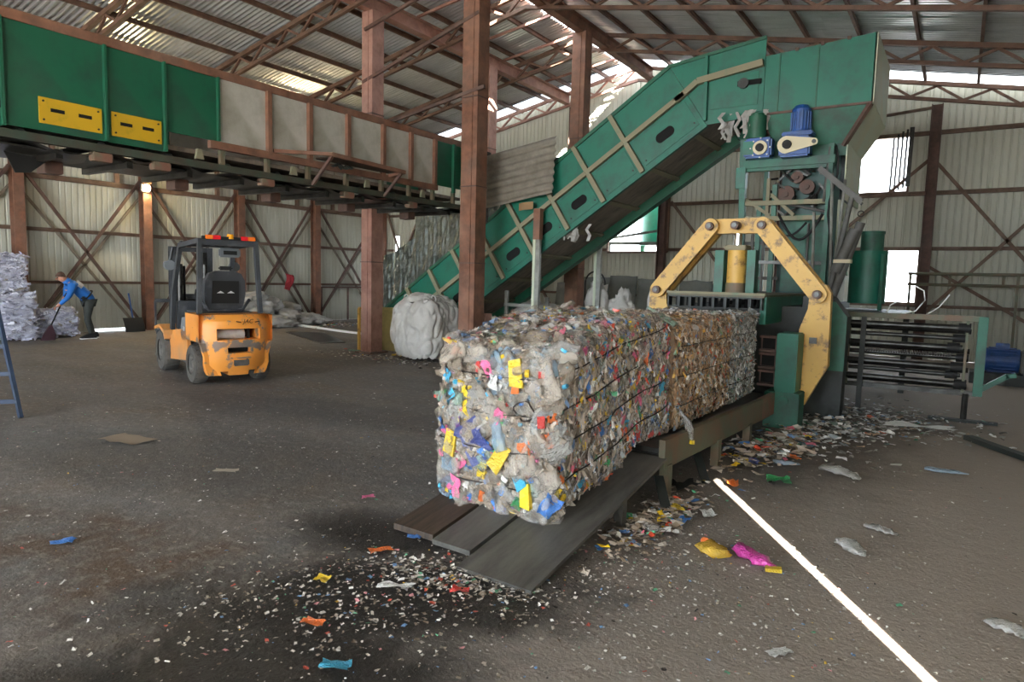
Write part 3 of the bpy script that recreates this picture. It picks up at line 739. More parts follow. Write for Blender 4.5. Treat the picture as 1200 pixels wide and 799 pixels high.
# hopper: front, sides, sloped funnel
HX0, HX1, HY0, HY1 = -2.80, -1.22, 10.8, 12.62
hop = pv('hopper', MB().add([(HX0, HY0, 4.26), (HX1, HY0, 4.26), (HX1, HY0, 5.22), (HX0, HY0, 5.12), (HX0, HY1, 4.26), (HX1, HY1, 4.26), (HX1, HY1, 5.22), (HX0, HY1, 5.12)],
    [(0, 1, 2, 3), (5, 4, 7, 6), (4, 0, 3, 7)]), 'green')
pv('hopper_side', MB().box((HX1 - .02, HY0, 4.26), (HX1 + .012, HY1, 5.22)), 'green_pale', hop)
FX0, FX1, FY0, FY1 = -2.72, -1.66, 10.98, 12.62
pv('funnel', MB().add([(HX0, HY0, 4.26), (HX1, HY0, 4.26), (HX1, HY1, 4.26), (HX0, HY1, 4.26), (FX0, FY0, 3.76), (-1.54, FY0, 3.76), (-1.54, FY1, 3.76), (FX0, FY1, 3.76)],
    [(0, 1, 5, 4), (1, 2, 6, 5), (2, 3, 7, 6), (3, 0, 4, 7)]), 'green_press', hop)
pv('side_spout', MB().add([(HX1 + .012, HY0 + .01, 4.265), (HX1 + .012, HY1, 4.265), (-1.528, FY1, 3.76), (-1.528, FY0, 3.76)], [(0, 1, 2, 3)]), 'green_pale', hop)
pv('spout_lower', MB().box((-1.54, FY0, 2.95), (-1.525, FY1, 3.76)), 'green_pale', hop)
pv('spout_front', MB().box((-2.72, FY0, 3.58), (-1.54, FY0 + .02, 3.76)), 'green_press', hop)
for x in (-2.52, -1.98):
    pv('seam', MB().box((x, HY0 - .012, 4.28), (x + .02, HY0, 5.14)), 'green_dk', hop)
pv('bottom_seam', MB().box((HX0, HY0 - .02, 4.24), (HX1, HY0, 4.275)), 'rust_dark', hop)
for x in (-2.3, -1.95, -1.6):
    pv('rim_lug', MB().box((x, HY0 - .015, 5.10 + .063 * (x + 2.8)), (x + .05, HY0 + .01, 5.145 + .063 * (x + 2.8))), 'rust_dark', hop)
pv('funnel_brace', MB().bar((-1.24, 10.78, 4.24), (-1.58, 10.98, 3.72), .07, .05), 'rust_dark', hop)
pv('funnel_brace', MB().bar((-2.74, 10.78, 4.24), (-2.66, 10.9, 3.95), .09, .03), 'rust_dark', hop)
# tower body
tw = pv('tower', MB().box((-2.45, 11.15, 1.4), (-1.62, 12.1, 3.62)), 'green_tower')
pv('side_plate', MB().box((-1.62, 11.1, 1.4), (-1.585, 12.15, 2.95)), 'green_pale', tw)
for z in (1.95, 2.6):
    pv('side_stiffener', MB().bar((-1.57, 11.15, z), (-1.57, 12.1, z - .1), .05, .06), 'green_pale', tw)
pv('front_door', MB().box((-2.38, 11.11, 1.55), (-1.72, 11.15, 2.75), bev=.01), 'green_press', tw)
pv('hatch', MB().box((-2.0, 11.08, 1.9), (-1.76, 11.11, 2.35), bev=.008), 'green_press', tw)
# frame legs and rails round the tower
fr = pv('frame_leg', MB().bar((-2.93, 10.88, 1.42), (-3.0, 10.88, 3.92), .09, .11), 'green_press')
for p, q in (((-1.72, 10.88, 1.42), (-1.72, 10.88, 3.75)), ((-2.93, 12.15, 1.42), (-2.93, 12.15, 3.6)), ((-2.72, 10.95, 1.42), (-2.72, 10.95, 2.9)), ((-2.5, 10.95, 1.42), (-2.5, 10.95, 3.2))):
    pv('frame_leg', MB().bar(p, q, .07, .07), 'green_press')
pv('leg_box', MB().box((-3.08, 10.8, 3.15), (-2.93, 10.96, 3.48), bev=.01), 'green')
for z, mt in ((3.45, 'green_press'), (2.92, 'dust_rail'), (2.68, 'dust_rail'), (2.0, 'steel_dk')):
    pv('frame_rail', MB().bar((-3.0, 10.9, z), (-1.7, 10.9, z - .01), .08, .07 if z > 2.1 else .05), mt)
pv('top_beam', MB().box((-2.98, 10.82, 3.46), (-1.66, 10.98, 3.58)), 'green_press')
for p, q in (((-2.95, 10.92, 3.0), (-2.55, 10.92, 2.72)), ((-2.55, 10.92, 3.05), (-2.2, 10.92, 2.72)), ((-2.6, 10.94, 3.3), (-2.6, 10.94, 2.7))):
    pv('diagonal', MB().bar(p, q, .05, .05), 'dust_rail')
for p, q in (((-1.68, 10.8, 3.3), (-1.6, 10.8, 1.5)), ((-1.50, 10.8, 3.2), (-1.58, 10.8, 1.5)), ((-1.9, 10.84, 2.75), (-1.85, 10.84, 1.5))):
    pv('hydraulic_line', MB().cyl(p, q, .022, 8), 'galv', smooth=True)
pv('hanging_hose', MB().tube([(-2.4 + .62 * k / 10, 10.86, 2.72 - .38 * math.sin(PI * k / 10)) for k in range(11)], .022), 'black', smooth='all')
pv('hanging_hose', MB().tube([(-2.5 + .5 * k / 8, 10.86, 2.6 - .2 * math.sin(PI * k / 8)) for k in range(9)], .016), 'black', smooth='all')
pv('sloping_gutter', MB().bar((-1.82, 10.62, 3.33), (-1.24, 10.62, 2.82), .14, .04).bar((-1.82, 10.55, 3.35), (-1.24, 10.55, 2.84), .02, .08), 'gutter')
pv('lifting_ring', MB().tube([(-1.24 + .04 * math.cos(k * PI / 6), 10.6, 2.68 + .04 * math.sin(k * PI / 6)) for k in range(13)], .008), 'steel_dk')
for p, q, r in (((-2.62, 10.9, 1.5), (-2.62, 10.9, 2.7), .02), ((-2.8, 10.95, 1.5), (-2.8, 10.95, 2.5), .025), ((-2.3, 11.0, 2.9), (-1.7, 11.0, 2.75), .02), ((-1.78, 10.86, 2.9), (-1.74, 10.86, 3.7), .02), ((-2.0, 11.05, 1.5), (-2.0, 11.05, 2.6), .018)):
    pv('grease_pipe', MB().cyl(p, q, r, 8), 'gutter', smooth=True)
for z in (2.3, 1.75): pv('tie_rail', MB().bar((-2.95, 11.0, z), (-2.4, 11.0, z), .05, .05), 'gutter')
pv('cable_bundle', MB().tube([(-1.66 + .05 * math.sin(k), 10.84, 3.7 - .2 * k) for k in range(10)], .016, 6), 'black', smooth='all')
# gears, levers and jammed waste inside the frame
mm = MB(); r_ = random.Random(5)
for i in range(26):
    x, z = r_.uniform(-2.62, -1.85), r_.uniform(2.85, 3.4); dx, dz = r_.uniform(-.22, .22), r_.uniform(-.2, .2)
    mm.bar((x, 11.05 + r_.uniform(-.1, .05), z), (x + dx, 11.02, z + dz), .035, .03)
pv('lever_works', mm, 'steel_dk')
for x, z, r in ((-2.35, 3.05, .13), (-2.05, 3.15, .11), (-2.2, 3.3, .09)):
    pv('gear_wheel', MB().cyl((x, 10.98, z), (x, 11.05, z), r, 18).cyl((x, 10.95, z), (x, 10.98, z), r * .35, 10), 'rust_dark')
# two blue gearboxes: one with a bolted flange, one with a cream torque arm and a motor on top
g1 = pv('gearbox', MB().box((-2.93, 10.62, 3.58), (-2.52, 10.86, 3.88), bev=.03), 'blue_motor', smooth=True)
pv('gear_flange', MB().cyl((-2.68, 10.58, 3.72), (-2.68, 10.62, 3.72), .105, 20), 'cream', g1, smooth=True)
pv('gear_shaft', MB().cyl((-2.68, 10.55, 3.72), (-2.68, 10.59, 3.72), .06, 16).cyl((-2.68, 10.54, 3.72), (-2.68, 10.55, 3.72), .03, 12), 'black', g1, smooth=True)
pv('green_face', MB().box((-2.94, 10.605, 3.63), (-2.78, 10.62, 3.83)), 'green', g1)
for k in range(8):
    a = k * PI / 4
    pv('bolt', MB().cyl((-2.68 + .145 * math.cos(a), 10.60, 3.72 + .145 * math.sin(a)), (-2.68 + .145 * math.cos(a), 10.62, 3.72 + .145 * math.sin(a)), .012, 6), 'steel', g1)
pv('motor', MB().cyl((-2.78, 10.74, 3.88), (-2.78, 10.74, 4.22), .14, 16).cyl((-2.78, 10.74, 4.22), (-2.78, 10.74, 4.26), .10, 16), 'green_dk', g1, smooth=True)
g2 = pv('gearbox', MB().box((-2.42, 10.62, 3.56), (-1.98, 10.86, 3.86), bev=.03), 'blue_motor', smooth=True)
pv('torque_arm', MB().prism([(-2.30 + .13 * math.cos(a), 3.73 + .13 * math.sin(a)) for a in [PI / 2 + .1 + k * (PI - .2) / 8 for k in range(9)]] + [(-1.92 + .05 * math.cos(a), 3.745 + .05 * math.sin(a)) for a in [-PI / 2 + k * PI / 6 for k in range(7)]], .025, lambda a, c, t: (a, 10.615 - t, c)), 'cream', g2)
pv('gear_shaft', MB().cyl((-2.29, 10.55, 3.73), (-2.29, 10.60, 3.73), .065, 16).cyl((-2.29, 10.54, 3.73), (-2.29, 10.55, 3.73), .035, 12), 'black', g2, smooth=True)
pv('arm_pin', MB().cyl((-1.92, 10.57, 3.745), (-1.92, 10.6, 3.745), .03, 10), 'steel_dk', g2, smooth=True)
mo = MB().cyl((-2.14, 10.72, 3.92), (-2.14, 10.72, 4.24), .13, 20).cyl((-2.14, 10.72, 4.24), (-2.14, 10.72, 4.30), .135, 20, .09)
for k in range(20):
    a = 2 * PI * k / 20; mo.bar((-2.14 + .14 * math.cos(a), 10.72 + .14 * math.sin(a), 3.95), (-2.14 + .14 * math.cos(a), 10.72 + .14 * math.sin(a), 4.2), .012, .012)
pv('motor', mo, 'blue_motor', g2)
pv('motor_flange', MB().box((-2.38, 10.60, 3.86), (-1.95, 10.86, 3.92), bev=.015), 'blue_motor', g2)
# press body behind the squeeze frame
body = pv('press_body', MB().box((-3.05, 8.9, 0), (-1.62, 13.2, 1.38)), 'press_dk')
pv('channel_roof', MB().box((-3.05, 8.02, 1.485), (-1.88, 12.6, 1.525)), 'green_old', body)
pv('channel_side', MB().box((-1.93, 8.06, 1.18), (-1.86, 11.0, 1.50)), 'green', body)
pv('deck_edge', MB().bar((-3.05, 8.0, 1.53), (-1.86, 8.0, 1.53), .06, .03), 'dust_rail', body)
for k in range(8):
    x = -3.02 + k * .143
    mb = MB()
    for a, c in (((x, 1.35), (x, 1.49)), ((x + .125, 1.35), (x + .125, 1.49))): mb.bar((a[0], 8.02, a[1]), (c[0], 8.02, c[1]), .016, .12, (0, 1, 0))
    mb.box((x, 7.97, 1.475), (x + .125, 8.09, 1.49)).box((x, 7.97, 1.35), (x + .125, 8.09, 1.362))
    q = pv('top_finger', mb, 'press_dk', body)  # frames coloured dark to carry the dark of the cavities
    pv('finger_back', MB().box((x + .01, 8.2, 1.36), (x + .12, 8.21, 1.48)), 'cavity_shade', q)
# right side clamp with three dark pockets and green face
cl = pv('side_clamp', MB().box((-1.70, 7.96, .42), (-1.47, 8.34, 1.10), bev=.012), 'green')
for z in (.47, .67, .87):
    q = pv('side_finger', MB().box((-1.90, 8.0, z), (-1.70, 8.12, z + .025)).box((-1.90, 8.0, z + .16), (-1.70, 8.12, z + .185)).box((-1.72, 8.0, z), (-1.70, 8.12, z + .18)).box((-1.90, 8.1, z), (-1.7, 8.12, z + .18)), 'rust_dark')
    pv('pocket', MB().box((-1.88, 8.085, z + .03), (-1.73, 8.1, z + .155)), 'cavity_shade', q)
# squeeze frame: hooked side plates, two link arms, a top yoke, pins
FYy, FT = 8.30, .14
def yz(poly, y, t): return MB().prism(poly, t, lambda a, c, q: (a, y + q, c))
CXs = -2.31
rp = [(-1.44, 1.60), (-1.36, 1.68), (-1.27, 1.66), (-1.215, 1.57), (-1.20, .72), (-1.43, .24), (-1.62, .36), (-1.62, .48), (-1.52, .52), (-1.53, 1.14), (-1.45, 1.38)]
lf = pv('hook_plate', yz(rp, FYy, FT), 'yellow')
pv('lug', MB().box((-1.41, FYy - .03, .98), (-1.33, FYy, 1.05)), 'steel_dk', lf)
lf2 = pv('hook_plate', yz([(2 * CXs - a, c) for a, c in rp][::-1], FYy, FT), 'yellow')
def link(p, q, w):
    p = Vector(p); q = Vector(q); d = (q - p).normalized(); n = Vector((-d[1], d[0])); out = []
    a0 = math.atan2(n[1], n[0])
    for k in range(9): a = a0 + PI * k / 8; out.append((p[0] + w * math.cos(a), p[1] + w * math.sin(a)))
    for k in range(9): a = a0 + PI + PI * k / 8; out.append((q[0] + w * math.cos(a), q[1] + w * math.sin(a)))
    return out
PR = (-1.345, 1.55); PL = (2 * CXs + 1.345, 1.55); TR = (-2.0, 2.35); TL = (2 * CXs + 2.0, 2.35)
for a, b_ in ((PR, TR), (PL, TL)):
    for yy in (FYy - .085, FYy + FT + .005):
        pv('link_arm', yz(link(a, b_, .098), yy, .08), 'yellow', smooth=False)
pv('top_yoke', yz(link((TL[0], TL[1] + .005), (TR[0], TR[1] + .005), .09), FYy + .0, FT), 'yellow')
for p in (PR, PL, TR, TL, (CXs, 2.355)):
    pn = pv('pivot_pin', MB().cyl((p[0], FYy - .14, p[1]), (p[0], FYy + .3, p[1]), .05, 16), 'rust_dark', smooth=True)
    pv('pin_cap', MB().cyl((p[0], FYy - .15, p[1]), (p[0], FYy - .14, p[1]), .03, 12), 'steel_dk', pn, smooth=True)
# vertical cylinder under the yoke
cy = pv('cylinder', MB().cyl((CXs, FYy + .07, 1.66), (CXs, FYy + .07, 2.08), .115, 24), 'yellow', smooth=True)
pv('cylinder_foot', MB().cyl((CXs, FYy + .07, 1.52), (CXs, FYy + .07, 1.66), .125, 24), 'green_old', cy, smooth=True)
pv('gland', MB().box((CXs - .13, FYy - .06, 2.06), (CXs + .13, FYy + .2, 2.12), bev=.01), 'dust_rail', cy)
pv('piston_rod', MB().cyl((CXs, FYy + .07, 2.12), (CXs, FYy + .07, 2.3), .05, 20), 'chrome', cy, smooth=True)
for x0, x1 in ((CXs - .25, CXs - .14), (CXs + .14, CXs + .24)):
    pv('guide_post', MB().box((x0, FYy - .02, 1.52), (x1, FYy + .14, 2.06)), 'green_press')
# black buttress and side plate to the right
pv('buttress', MB().prism([(-1.62, 0), (-1.12, 0), (-1.10, 1.28), (-1.28, 1.52), (-1.62, 1.52)], .3, lambda a, c, t: (a, 8.9 + t, c)), 'press_dk')
pv('buttress_plate', MB().prism([(-1.30, .62), (-1.10, .62), (-1.10, 1.28), (-1.24, 1.46), (-1.30, 1.46)], .05, lambda a, c, t: (a, 8.84 + t, c)), 'green_press')
pv('leg_block', MB().box((-1.80, 7.95, 0), (-1.42, 8.28, .42), bev=.01), 'green_press')
pv('leg_bolt', MB().cyl((-1.58, 7.93, .33), (-1.58, 7.95, .33), .05, 14), 'green_press')
# oil tank and thick slanting feed pipes on the right of the tower
tk = pv('oil_tank', MB().cyl((-1.2, 11.6, 1.40), (-1.2, 11.6, 2.2), .26, 24), 'green', smooth=True)
pv('tank_motor', MB().cyl((-1.17, 11.6, 2.2), (-1.17, 11.6, 2.48), .16, 20).cyl((-1.17, 11.6, 2.46), (-1.17, 11.6, 2.5), .17, 20), 'green_press', tk, smooth=True)
pv('tank_pipe', MB().cyl((-.99, 11.38, 1.3), (-.99, 11.38, 2.15), .03, 8), 'green_press', tk, smooth=True)
for p, q, r in (((-1.22, 10.5, 2.55), (-1.52, 10.5, 1.5), .06), ((-1.28, 10.45, 2.45), (-1.5, 10.45, 1.85), .075), ((-1.36, 10.5, 2.9), (-1.58, 10.5, 1.5), .035)):
    pv('feed_pipe', MB().cyl(p, q, r, 14), 'gutter', smooth=True)
pv('clamp', MB().box((-1.52, 10.36, 1.98), (-1.30, 10.56, 2.03)), 'cream')
pv('deck_plate', MB().box((-1.62, 10.2, 1.24), (-.6, 12.2, 1.3)), 'press_dk')
for p in ((-.66, 12.0), (-1.5, 12.0)):
    pv('deck_leg', MB().bar((p[0], p[1], 0), (p[0], p[1], 1.24), .08, .08), 'press_dk')

# wire feed rack right of the press
rk = thing('tying_rack', 'oily rack of long dark rollers on a green post beside the press', 'rack', (-.4, 9.95, 0))
def rv(name, mb, mat, parent=rk, **k): return obj(name, mb, M[mat], parent, **k)
rv('top_bar', MB().bar((-1.4, 9.95, 1.28), (.26, 9.95, 1.29), .09, .07), 'green_old')
rv('bottom_bar', MB().bar((-1.3, 9.95, .35), (.26, 9.95, .36), .09, .06), 'steel_dk')
for i, z in enumerate((1.17, 1.04, .92, .80, .68, .58, .47)):
    rr = .042 if i % 2 == 0 else .028
    ro = rv('roller', MB().cyl((-1.38, 9.88 + .05 * (i % 2), z), (.08, 9.88 + .05 * (i % 2), z), rr, 14), 'steel_dk', smooth=True)
    x0 = .02 - .05 * (i % 3)
    rv('roller_end', MB().cyl((x0, 9.88 + .05 * (i % 2), z), (x0 + .13, 9.88 + .05 * (i % 2), z), rr + .022, 14), 'black', ro, smooth=True)
    if i % 2 == 0: rv('roller_rear', MB().cyl((-1.38, 10.12, z - .05), (.16, 10.12, z - .05), rr * .8, 10), 'steel_dk', ro, smooth=True)
sp_ = MB()
sp_.tube([(-1.0 + .98 * k / 240, 9.86 + .022 * math.cos(k * .9), .835 + .022 * math.sin(k * .9)) for k in range(241)], .006, 4)
rv('long_spring', sp_, 'steel')
rv('inner_post', MB().bar((-1.02, 9.84, 0), (-1.02, 9.84, 1.26), .06, .05), 'press_dk')
rv('inner_post', MB().bar((-1.2, 9.9, .35), (-1.2, 9.9, 1.26), .05, .05), 'green_old')
rv('end_plate', MB().box((.10, 9.84, .38), (.13, 10.06, 1.26)), 'green_old')
rv('end_post', MB().box((.22, 9.86, .34), (.32, 10.04, 1.32), bev=.006), 'green_press')
rv('foot_post', MB().cyl((.15, 9.92, .03), (.15, 9.92, .36), .035, 10), 'steel_dk', smooth=True)
rv('foot_bar', MB().bar((-.22, 9.86, .02), (.50, 9.92, .02), .09, .035), 'press_dk')
rv('arm', MB().bar((.30, 9.95, .42), (.56, 9.95, .62), .06, .06).bar((.54, 9.95, .61), (.64, 9.95, .63), .06, .05), 'green_press')
rv('inner_foot', MB().box((-1.09, 9.76, 0), (-.95, 9.92, .02)), 'press_dk')

# ------------------------------------------------------------------ outfeed table and ramp
ot = thing('outfeed_table', 'worn green steel outfeed table with sloping plates carrying the plastic bales', 'outfeed table', (-2.4, 5.5, 0))
def tv(name, mb, mat, parent=ot, **k): return obj(name, mb, M[mat], parent, **k)
tv('side_beam', MB().prism([(4.70, .46), (7.35, .42), (7.35, .19), (4.70, .24)], .05, lambda a, c, t: (-1.80 + .03 * (a - 4.7) - t + .05, a, c)), 'green_old')
tv('beam_end', MB().prism([(7.36, .42), (8.02, .41), (8.02, .16), (7.36, .18)], .05, lambda a, c, t: (-1.68 - t, a, c)), 'beam_rust')
tv('side_beam', MB().prism([(4.70, .46), (8.0, .41), (8.0, .19), (4.70, .24)], .05, lambda a, c, t: (-3.05 + t, a, c)), 'green_old')
tv('bed', MB().box((-3.02, 4.75, .34), (-1.80, 8.0, .38)), 'steel_dk')
for y, h in ((4.78, .26), (5.94, .24), (6.9, .22)):
    tv('leg', MB().bar((-1.77 + .03 * (y - 4.7), y, 0), (-1.77 + .03 * (y - 4.7), y, h), .07, .09), 'green_old')
    tv('leg', MB().bar((-3.0, y, 0), (-3.0, y, h), .07, .09), 'green_old')
    tv('cross_member', MB().bar((-3.0, y, .3), (-1.8, y, .3), .06, .06), 'steel_dk')
tv('leg', MB().bar((-1.79, 4.02, 0), (-1.79, 4.02, .19), .06, .07), 'plate_grey')
def ramp(y): return .02 + (y - 2.8) / 1.95 * .31
for x0, x1, y0, y1, mt, th, nm in ((-2.24, -1.74, 2.82, 4.72, 'plate_grey', .022, 'ramp_plate'), (-2.56, -2.27, 2.98, 4.72, 'plate_grey', .03, 'ramp_plate'), (-2.92, -2.59, 3.02, 4.72, 'wood', .04, 'plank')):
    tv(nm, MB().add([(x0, y0, ramp(y0)), (x1, y0, ramp(y0)), (x1, y1, ramp(y1)), (x0, y1, ramp(y1)), (x0, y0, ramp(y0) - th), (x1, y0, ramp(y0) - th), (x1, y1, ramp(y1) - th), (x0, y1, ramp(y1) - th)],
        [(0, 1, 2, 3), (7, 6, 5, 4), (0, 4, 5, 1), (1, 5, 6, 2), (2, 6, 7, 3), (3, 7, 4, 0)]), mt)
for y in (4.72, 5.6):
    tv('floor_strut', MB().bar((-1.8, y, .17), (-1.62, y - .28, .01), .07, .02), 'press_dk')

# ------------------------------------------------------------------ bales of plastic bottles
def rb_point(face, a, b, lo, hi, r):
    """a point on a rounded box and its outward normal"""
    c = [(lo[i] + hi[i]) / 2 for i in range(3)]; h = [(hi[i] - lo[i]) / 2 for i in range(3)]
    q = {'f': (2 * a - 1, -1, 2 * b - 1), 'k': (2 * a - 1, 1, 2 * b - 1), 'r': (1, 2 * a - 1, 2 * b - 1), 'l': (-1, 2 * a - 1, 2 * b - 1), 't': (2 * a - 1, 2 * b - 1, 1), 'b': (2 * a - 1, 2 * b - 1, -1)}[face]
    p = [q[i] * h[i] for i in range(3)]
    i_ = [max(-(h[i] - r), min(h[i] - r, p[i])) for i in range(3)]
    d = Vector([p[i] - i_[i] for i in range(3)])
    n = d.normalized() if d.length > 1e-6 else Vector((0, 0, 1))
    return Vector(i_) + n * r + Vector(c), n
def crush(seed, L_=.24, R_=.05, flat=.4):
    """a squashed bottle with ribs, shoulder and neck"""
    r = random.Random(seed); mb = MB(); n, m_ = 8, 9; vs = []; fs = []
    bend = r.uniform(-.5, .5); tw_ = r.uniform(-1.2, 1.2)
    for i in range(m_ + 1):
        t = i / m_
        rad = R_ * (1 if .08 < t < .62 else (.75 if t <= .08 else max(.3, 1 - (t - .62) * 2.1)))
        rad *= 1 - .16 * (i % 2)
        x = (t - .5) * L_
        for k in range(n):
            a = 2 * PI * k / n + tw_ * t
            j = 1 + r.uniform(-.28, .28)
            vs.append((x + r.uniform(-.008, .008), rad * math.cos(a) * 1.25 * j + bend * x * x * 4, rad * math.sin(a) * flat * j + r.uniform(-.006, .006)))
    for i in range(m_):
        for k in range(n):
            p = (i * n + k, i * n + (k + 1) % n, (i + 1) * n + (k + 1) % n, (i + 1) * n + k)
            fs += [(p[0], p[1], p[2]), (p[0], p[2], p[3])]
    fs += [tuple(range(n - 1, -1, -1)), tuple(range(m_ * n, (m_ + 1) * n))]
    return mb.add(vs, fs)
def crumple(seed, s=.1):
    r = random.Random(seed); mb = MB(); g = 4
    return mb.grid(g, g, lambda a, c: ((a - .5) * s * 1.3 + r.uniform(-.1, .1) * s, (c - .5) * s + r.uniform(-.1, .1) * s, r.uniform(-.16, .22) * s))
def shard(seed, s=.05):
    r = random.Random(seed)
    return MB().grid(2, 2, lambda a, c: ((a - .5) * s * 1.5 + r.uniform(-.15, .15) * s, (c - .5) * s * .8 + r.uniform(-.15, .15) * s, r.uniform(-.2, .35) * s))
def tub(seed, s=.09):
    r = random.Random(seed)
    q = [(-.5, -.35), (.5, -.4), (.55, .3), (-.45, .4)]
    q = [(a * s * 1.5 + r.uniform(-.1, .1) * s, b * s * 1.2 + r.uniform(-.1, .1) * s) for a, b in q]
    mb = MB().prism(q, s * .35, lambda a, c, t: (a + r.uniform(-.06, .06) * s, c + r.uniform(-.06, .06) * s, t - s * .15))
    return mb
def cap(seed): return MB().cyl((0, 0, -.01), (0, 0, .012), .017, 9, .015)
def mesh_of(mb, name):
    me = bpy.data.meshes.new(name); vs = np.array(mb.v); me.from_pydata(vs.tolist(), [], mb.f); _fixn(me); me.materials.append(FILM[0])
    if name in ('crushed_bottle', 'crumpled_film'): me.polygons.foreach_set('use_smooth', [True] * len(me.polygons))
    return me
BOT = [mesh_of(crush(i, rnd.uniform(.2, .3), rnd.uniform(.04, .055), rnd.uniform(.3, .55)), 'crushed_bottle') for i in range(14)]
CRU = [mesh_of(crumple(50 + i, .12), 'crumpled_film') for i in range(8)]
TUB = [mesh_of(tub(80 + i), 'squashed_tub') for i in range(6)]
CAP = [mesh_of(cap(0), 'bottle_cap')]
def orient(n, r, spin=None, tilt=.35):
    n = (n + Vector((r.uniform(-tilt, tilt), r.uniform(-tilt, tilt), r.uniform(-tilt, tilt)))).normalized()
    u = Vector((0, 0, 1)) if abs(n.z) < .8 else Vector((1, 0, 0))
    a = u - n * u.dot(n); a.normalize(); b = n.cross(a)
    s = r.uniform(0, 2 * PI) if spin is None else spin
    x = a * math.cos(s) + b * math.sin(s); y = n.cross(x)
    return Matrix((x, y, n)).transposed()
def piece(name, me, mat, parent, p, Rm, sc=1.0):
    o = bpy.data.objects.new(name, me); COL.objects.link(o); o.parent = parent
    o.material_slots[0].link = 'OBJECT'; o.material_slots[0].material = mat
    loc = Vector(p) - ORG[parent.name]
    o.matrix_local = Matrix.LocRotScale(loc, Rm.to_quaternion(), Vector((sc, sc, sc)) if not isinstance(sc, tuple) else Vector(sc))
    ORG[o.name] = Vector(p)
    return o
SMALL = [np.array(shard(100 + i, .05).v) for i in range(10)]; SMALLF = np.array(shard(100).f)
MIDF_ = crumple(0).f; MID = [np.array(crumple(120 + i, .1).v) for i in range(8)]; MIDF = np.array(MIDF_)
def mass(name, items, parent, mat):
    """joins thousands of scraps (centre, matrix, scale, colour, base verts, faces) into one stuff object"""
    V = []; Fc = []; Cc = []; o = 0
    for p, Rm, sc, col, bv, bf in items:
        R3 = np.array(Rm); q = (bv * sc) @ R3.T + np.array(p)
        V.append(q); Fc.append(bf + o); Cc.append(np.tile(np.array(col), (len(bv), 1))); o += len(bv)
    V = np.vstack(V); Fc = np.vstack(Fc); Cc = np.vstack(Cc)
    org = Vector(V.mean(0)) if parent is None else ORG[parent.name]
    me = bpy.data.meshes.new(name); me.from_pydata((V - np.array(org)).tolist(), [], Fc.tolist())
    at = me.attributes.new('col', 'FLOAT_COLOR', 'POINT'); at.data.foreach_set('color', Cc.astype(np.float32).ravel())
    me.materials.append(mat); ob = bpy.data.objects.new(name, me); COL.objects.link(ob)
    if parent is not None: ob.parent = parent
    else: ob.location = org
    ob['kind'] = 'stuff'; ORG[ob.name] = org
    return ob
M['scrap'] = attr_mat('shredded_plastic', .28, .7)
M['scrapfilm'] = attr_mat('pressed_film', .16, .9, .5)
M['litter'] = attr_mat('floor_scraps', .6, .3)
def pal(r, table):
    q = r.random() * sum(w for _, w in table)
    for c, w in table:
        q -= w
        if q <= 0: break
    c = lin(c); f = r.uniform(.7, 1.25)
    return (min(1, c[0] * f), min(1, c[1] * f), min(1, c[2] * f), 1)
PAL1 = [('#b0a08f', 34), ('#bfb3a5', 22), ('#94836f', 18), ('#d8d3cc', 13), ('#a9b0b4', 6), ('#7d9cc4', 4), ('#4f7fc0', 2.4), ('#ecc62c', 4.5), ('#e0583a', 2.5), ('#e87a90', 2), ('#5fae84', 2.2), ('#5a4a3c', 6), ('#f6f6f4', 6)]
PALF = [('#a89988', 34), ('#b5aa9d', 24), ('#8a7b6b', 20), ('#9aa3a8', 6), ('#5f5246', 8), ('#d8d5d0', 3)]
PAL2 = [('#a9825c', 22), ('#c2a37e', 18), ('#b9a590', 18), ('#8d6a4a', 10), ('#d9cfc2', 12), ('#c9562f', 3), ('#e0b050', 3), ('#8fa3b5', 4), ('#f0eeea', 5), ('#5f4936', 5), ('#6d8f6a', 1.5)]
PAL3 = [('#a5a39b', 26), ('#c7c6c0', 18), ('#86827a', 14), ('#dedcd8', 12), ('#b59a80', 8), ('#6f7f74', 6), ('#7d96b0', 4), ('#55504a', 7), ('#c46a50', 2), ('#f0f0ee', 6), ('#4f8a68', 1.5)]
core_mats = [worn('packed_bottle_core', '#8d8072', '#6d6153', 14, .5, .1, .4, dust='#9c9184', dust_amt=.4, bump=1., bscale=30),
             worn('packed_brown_core', '#8a6c4e', '#6b523a', 14, .5, .1, .45, dust='#9c8060', dust_amt=.4, bump=1., bscale=40),
             worn('packed_grey_core', '#827e76', '#5f5b54', 14, .5, .1, .45, dust='#94908a', dust_amt=.4, bump=1., bscale=40)]
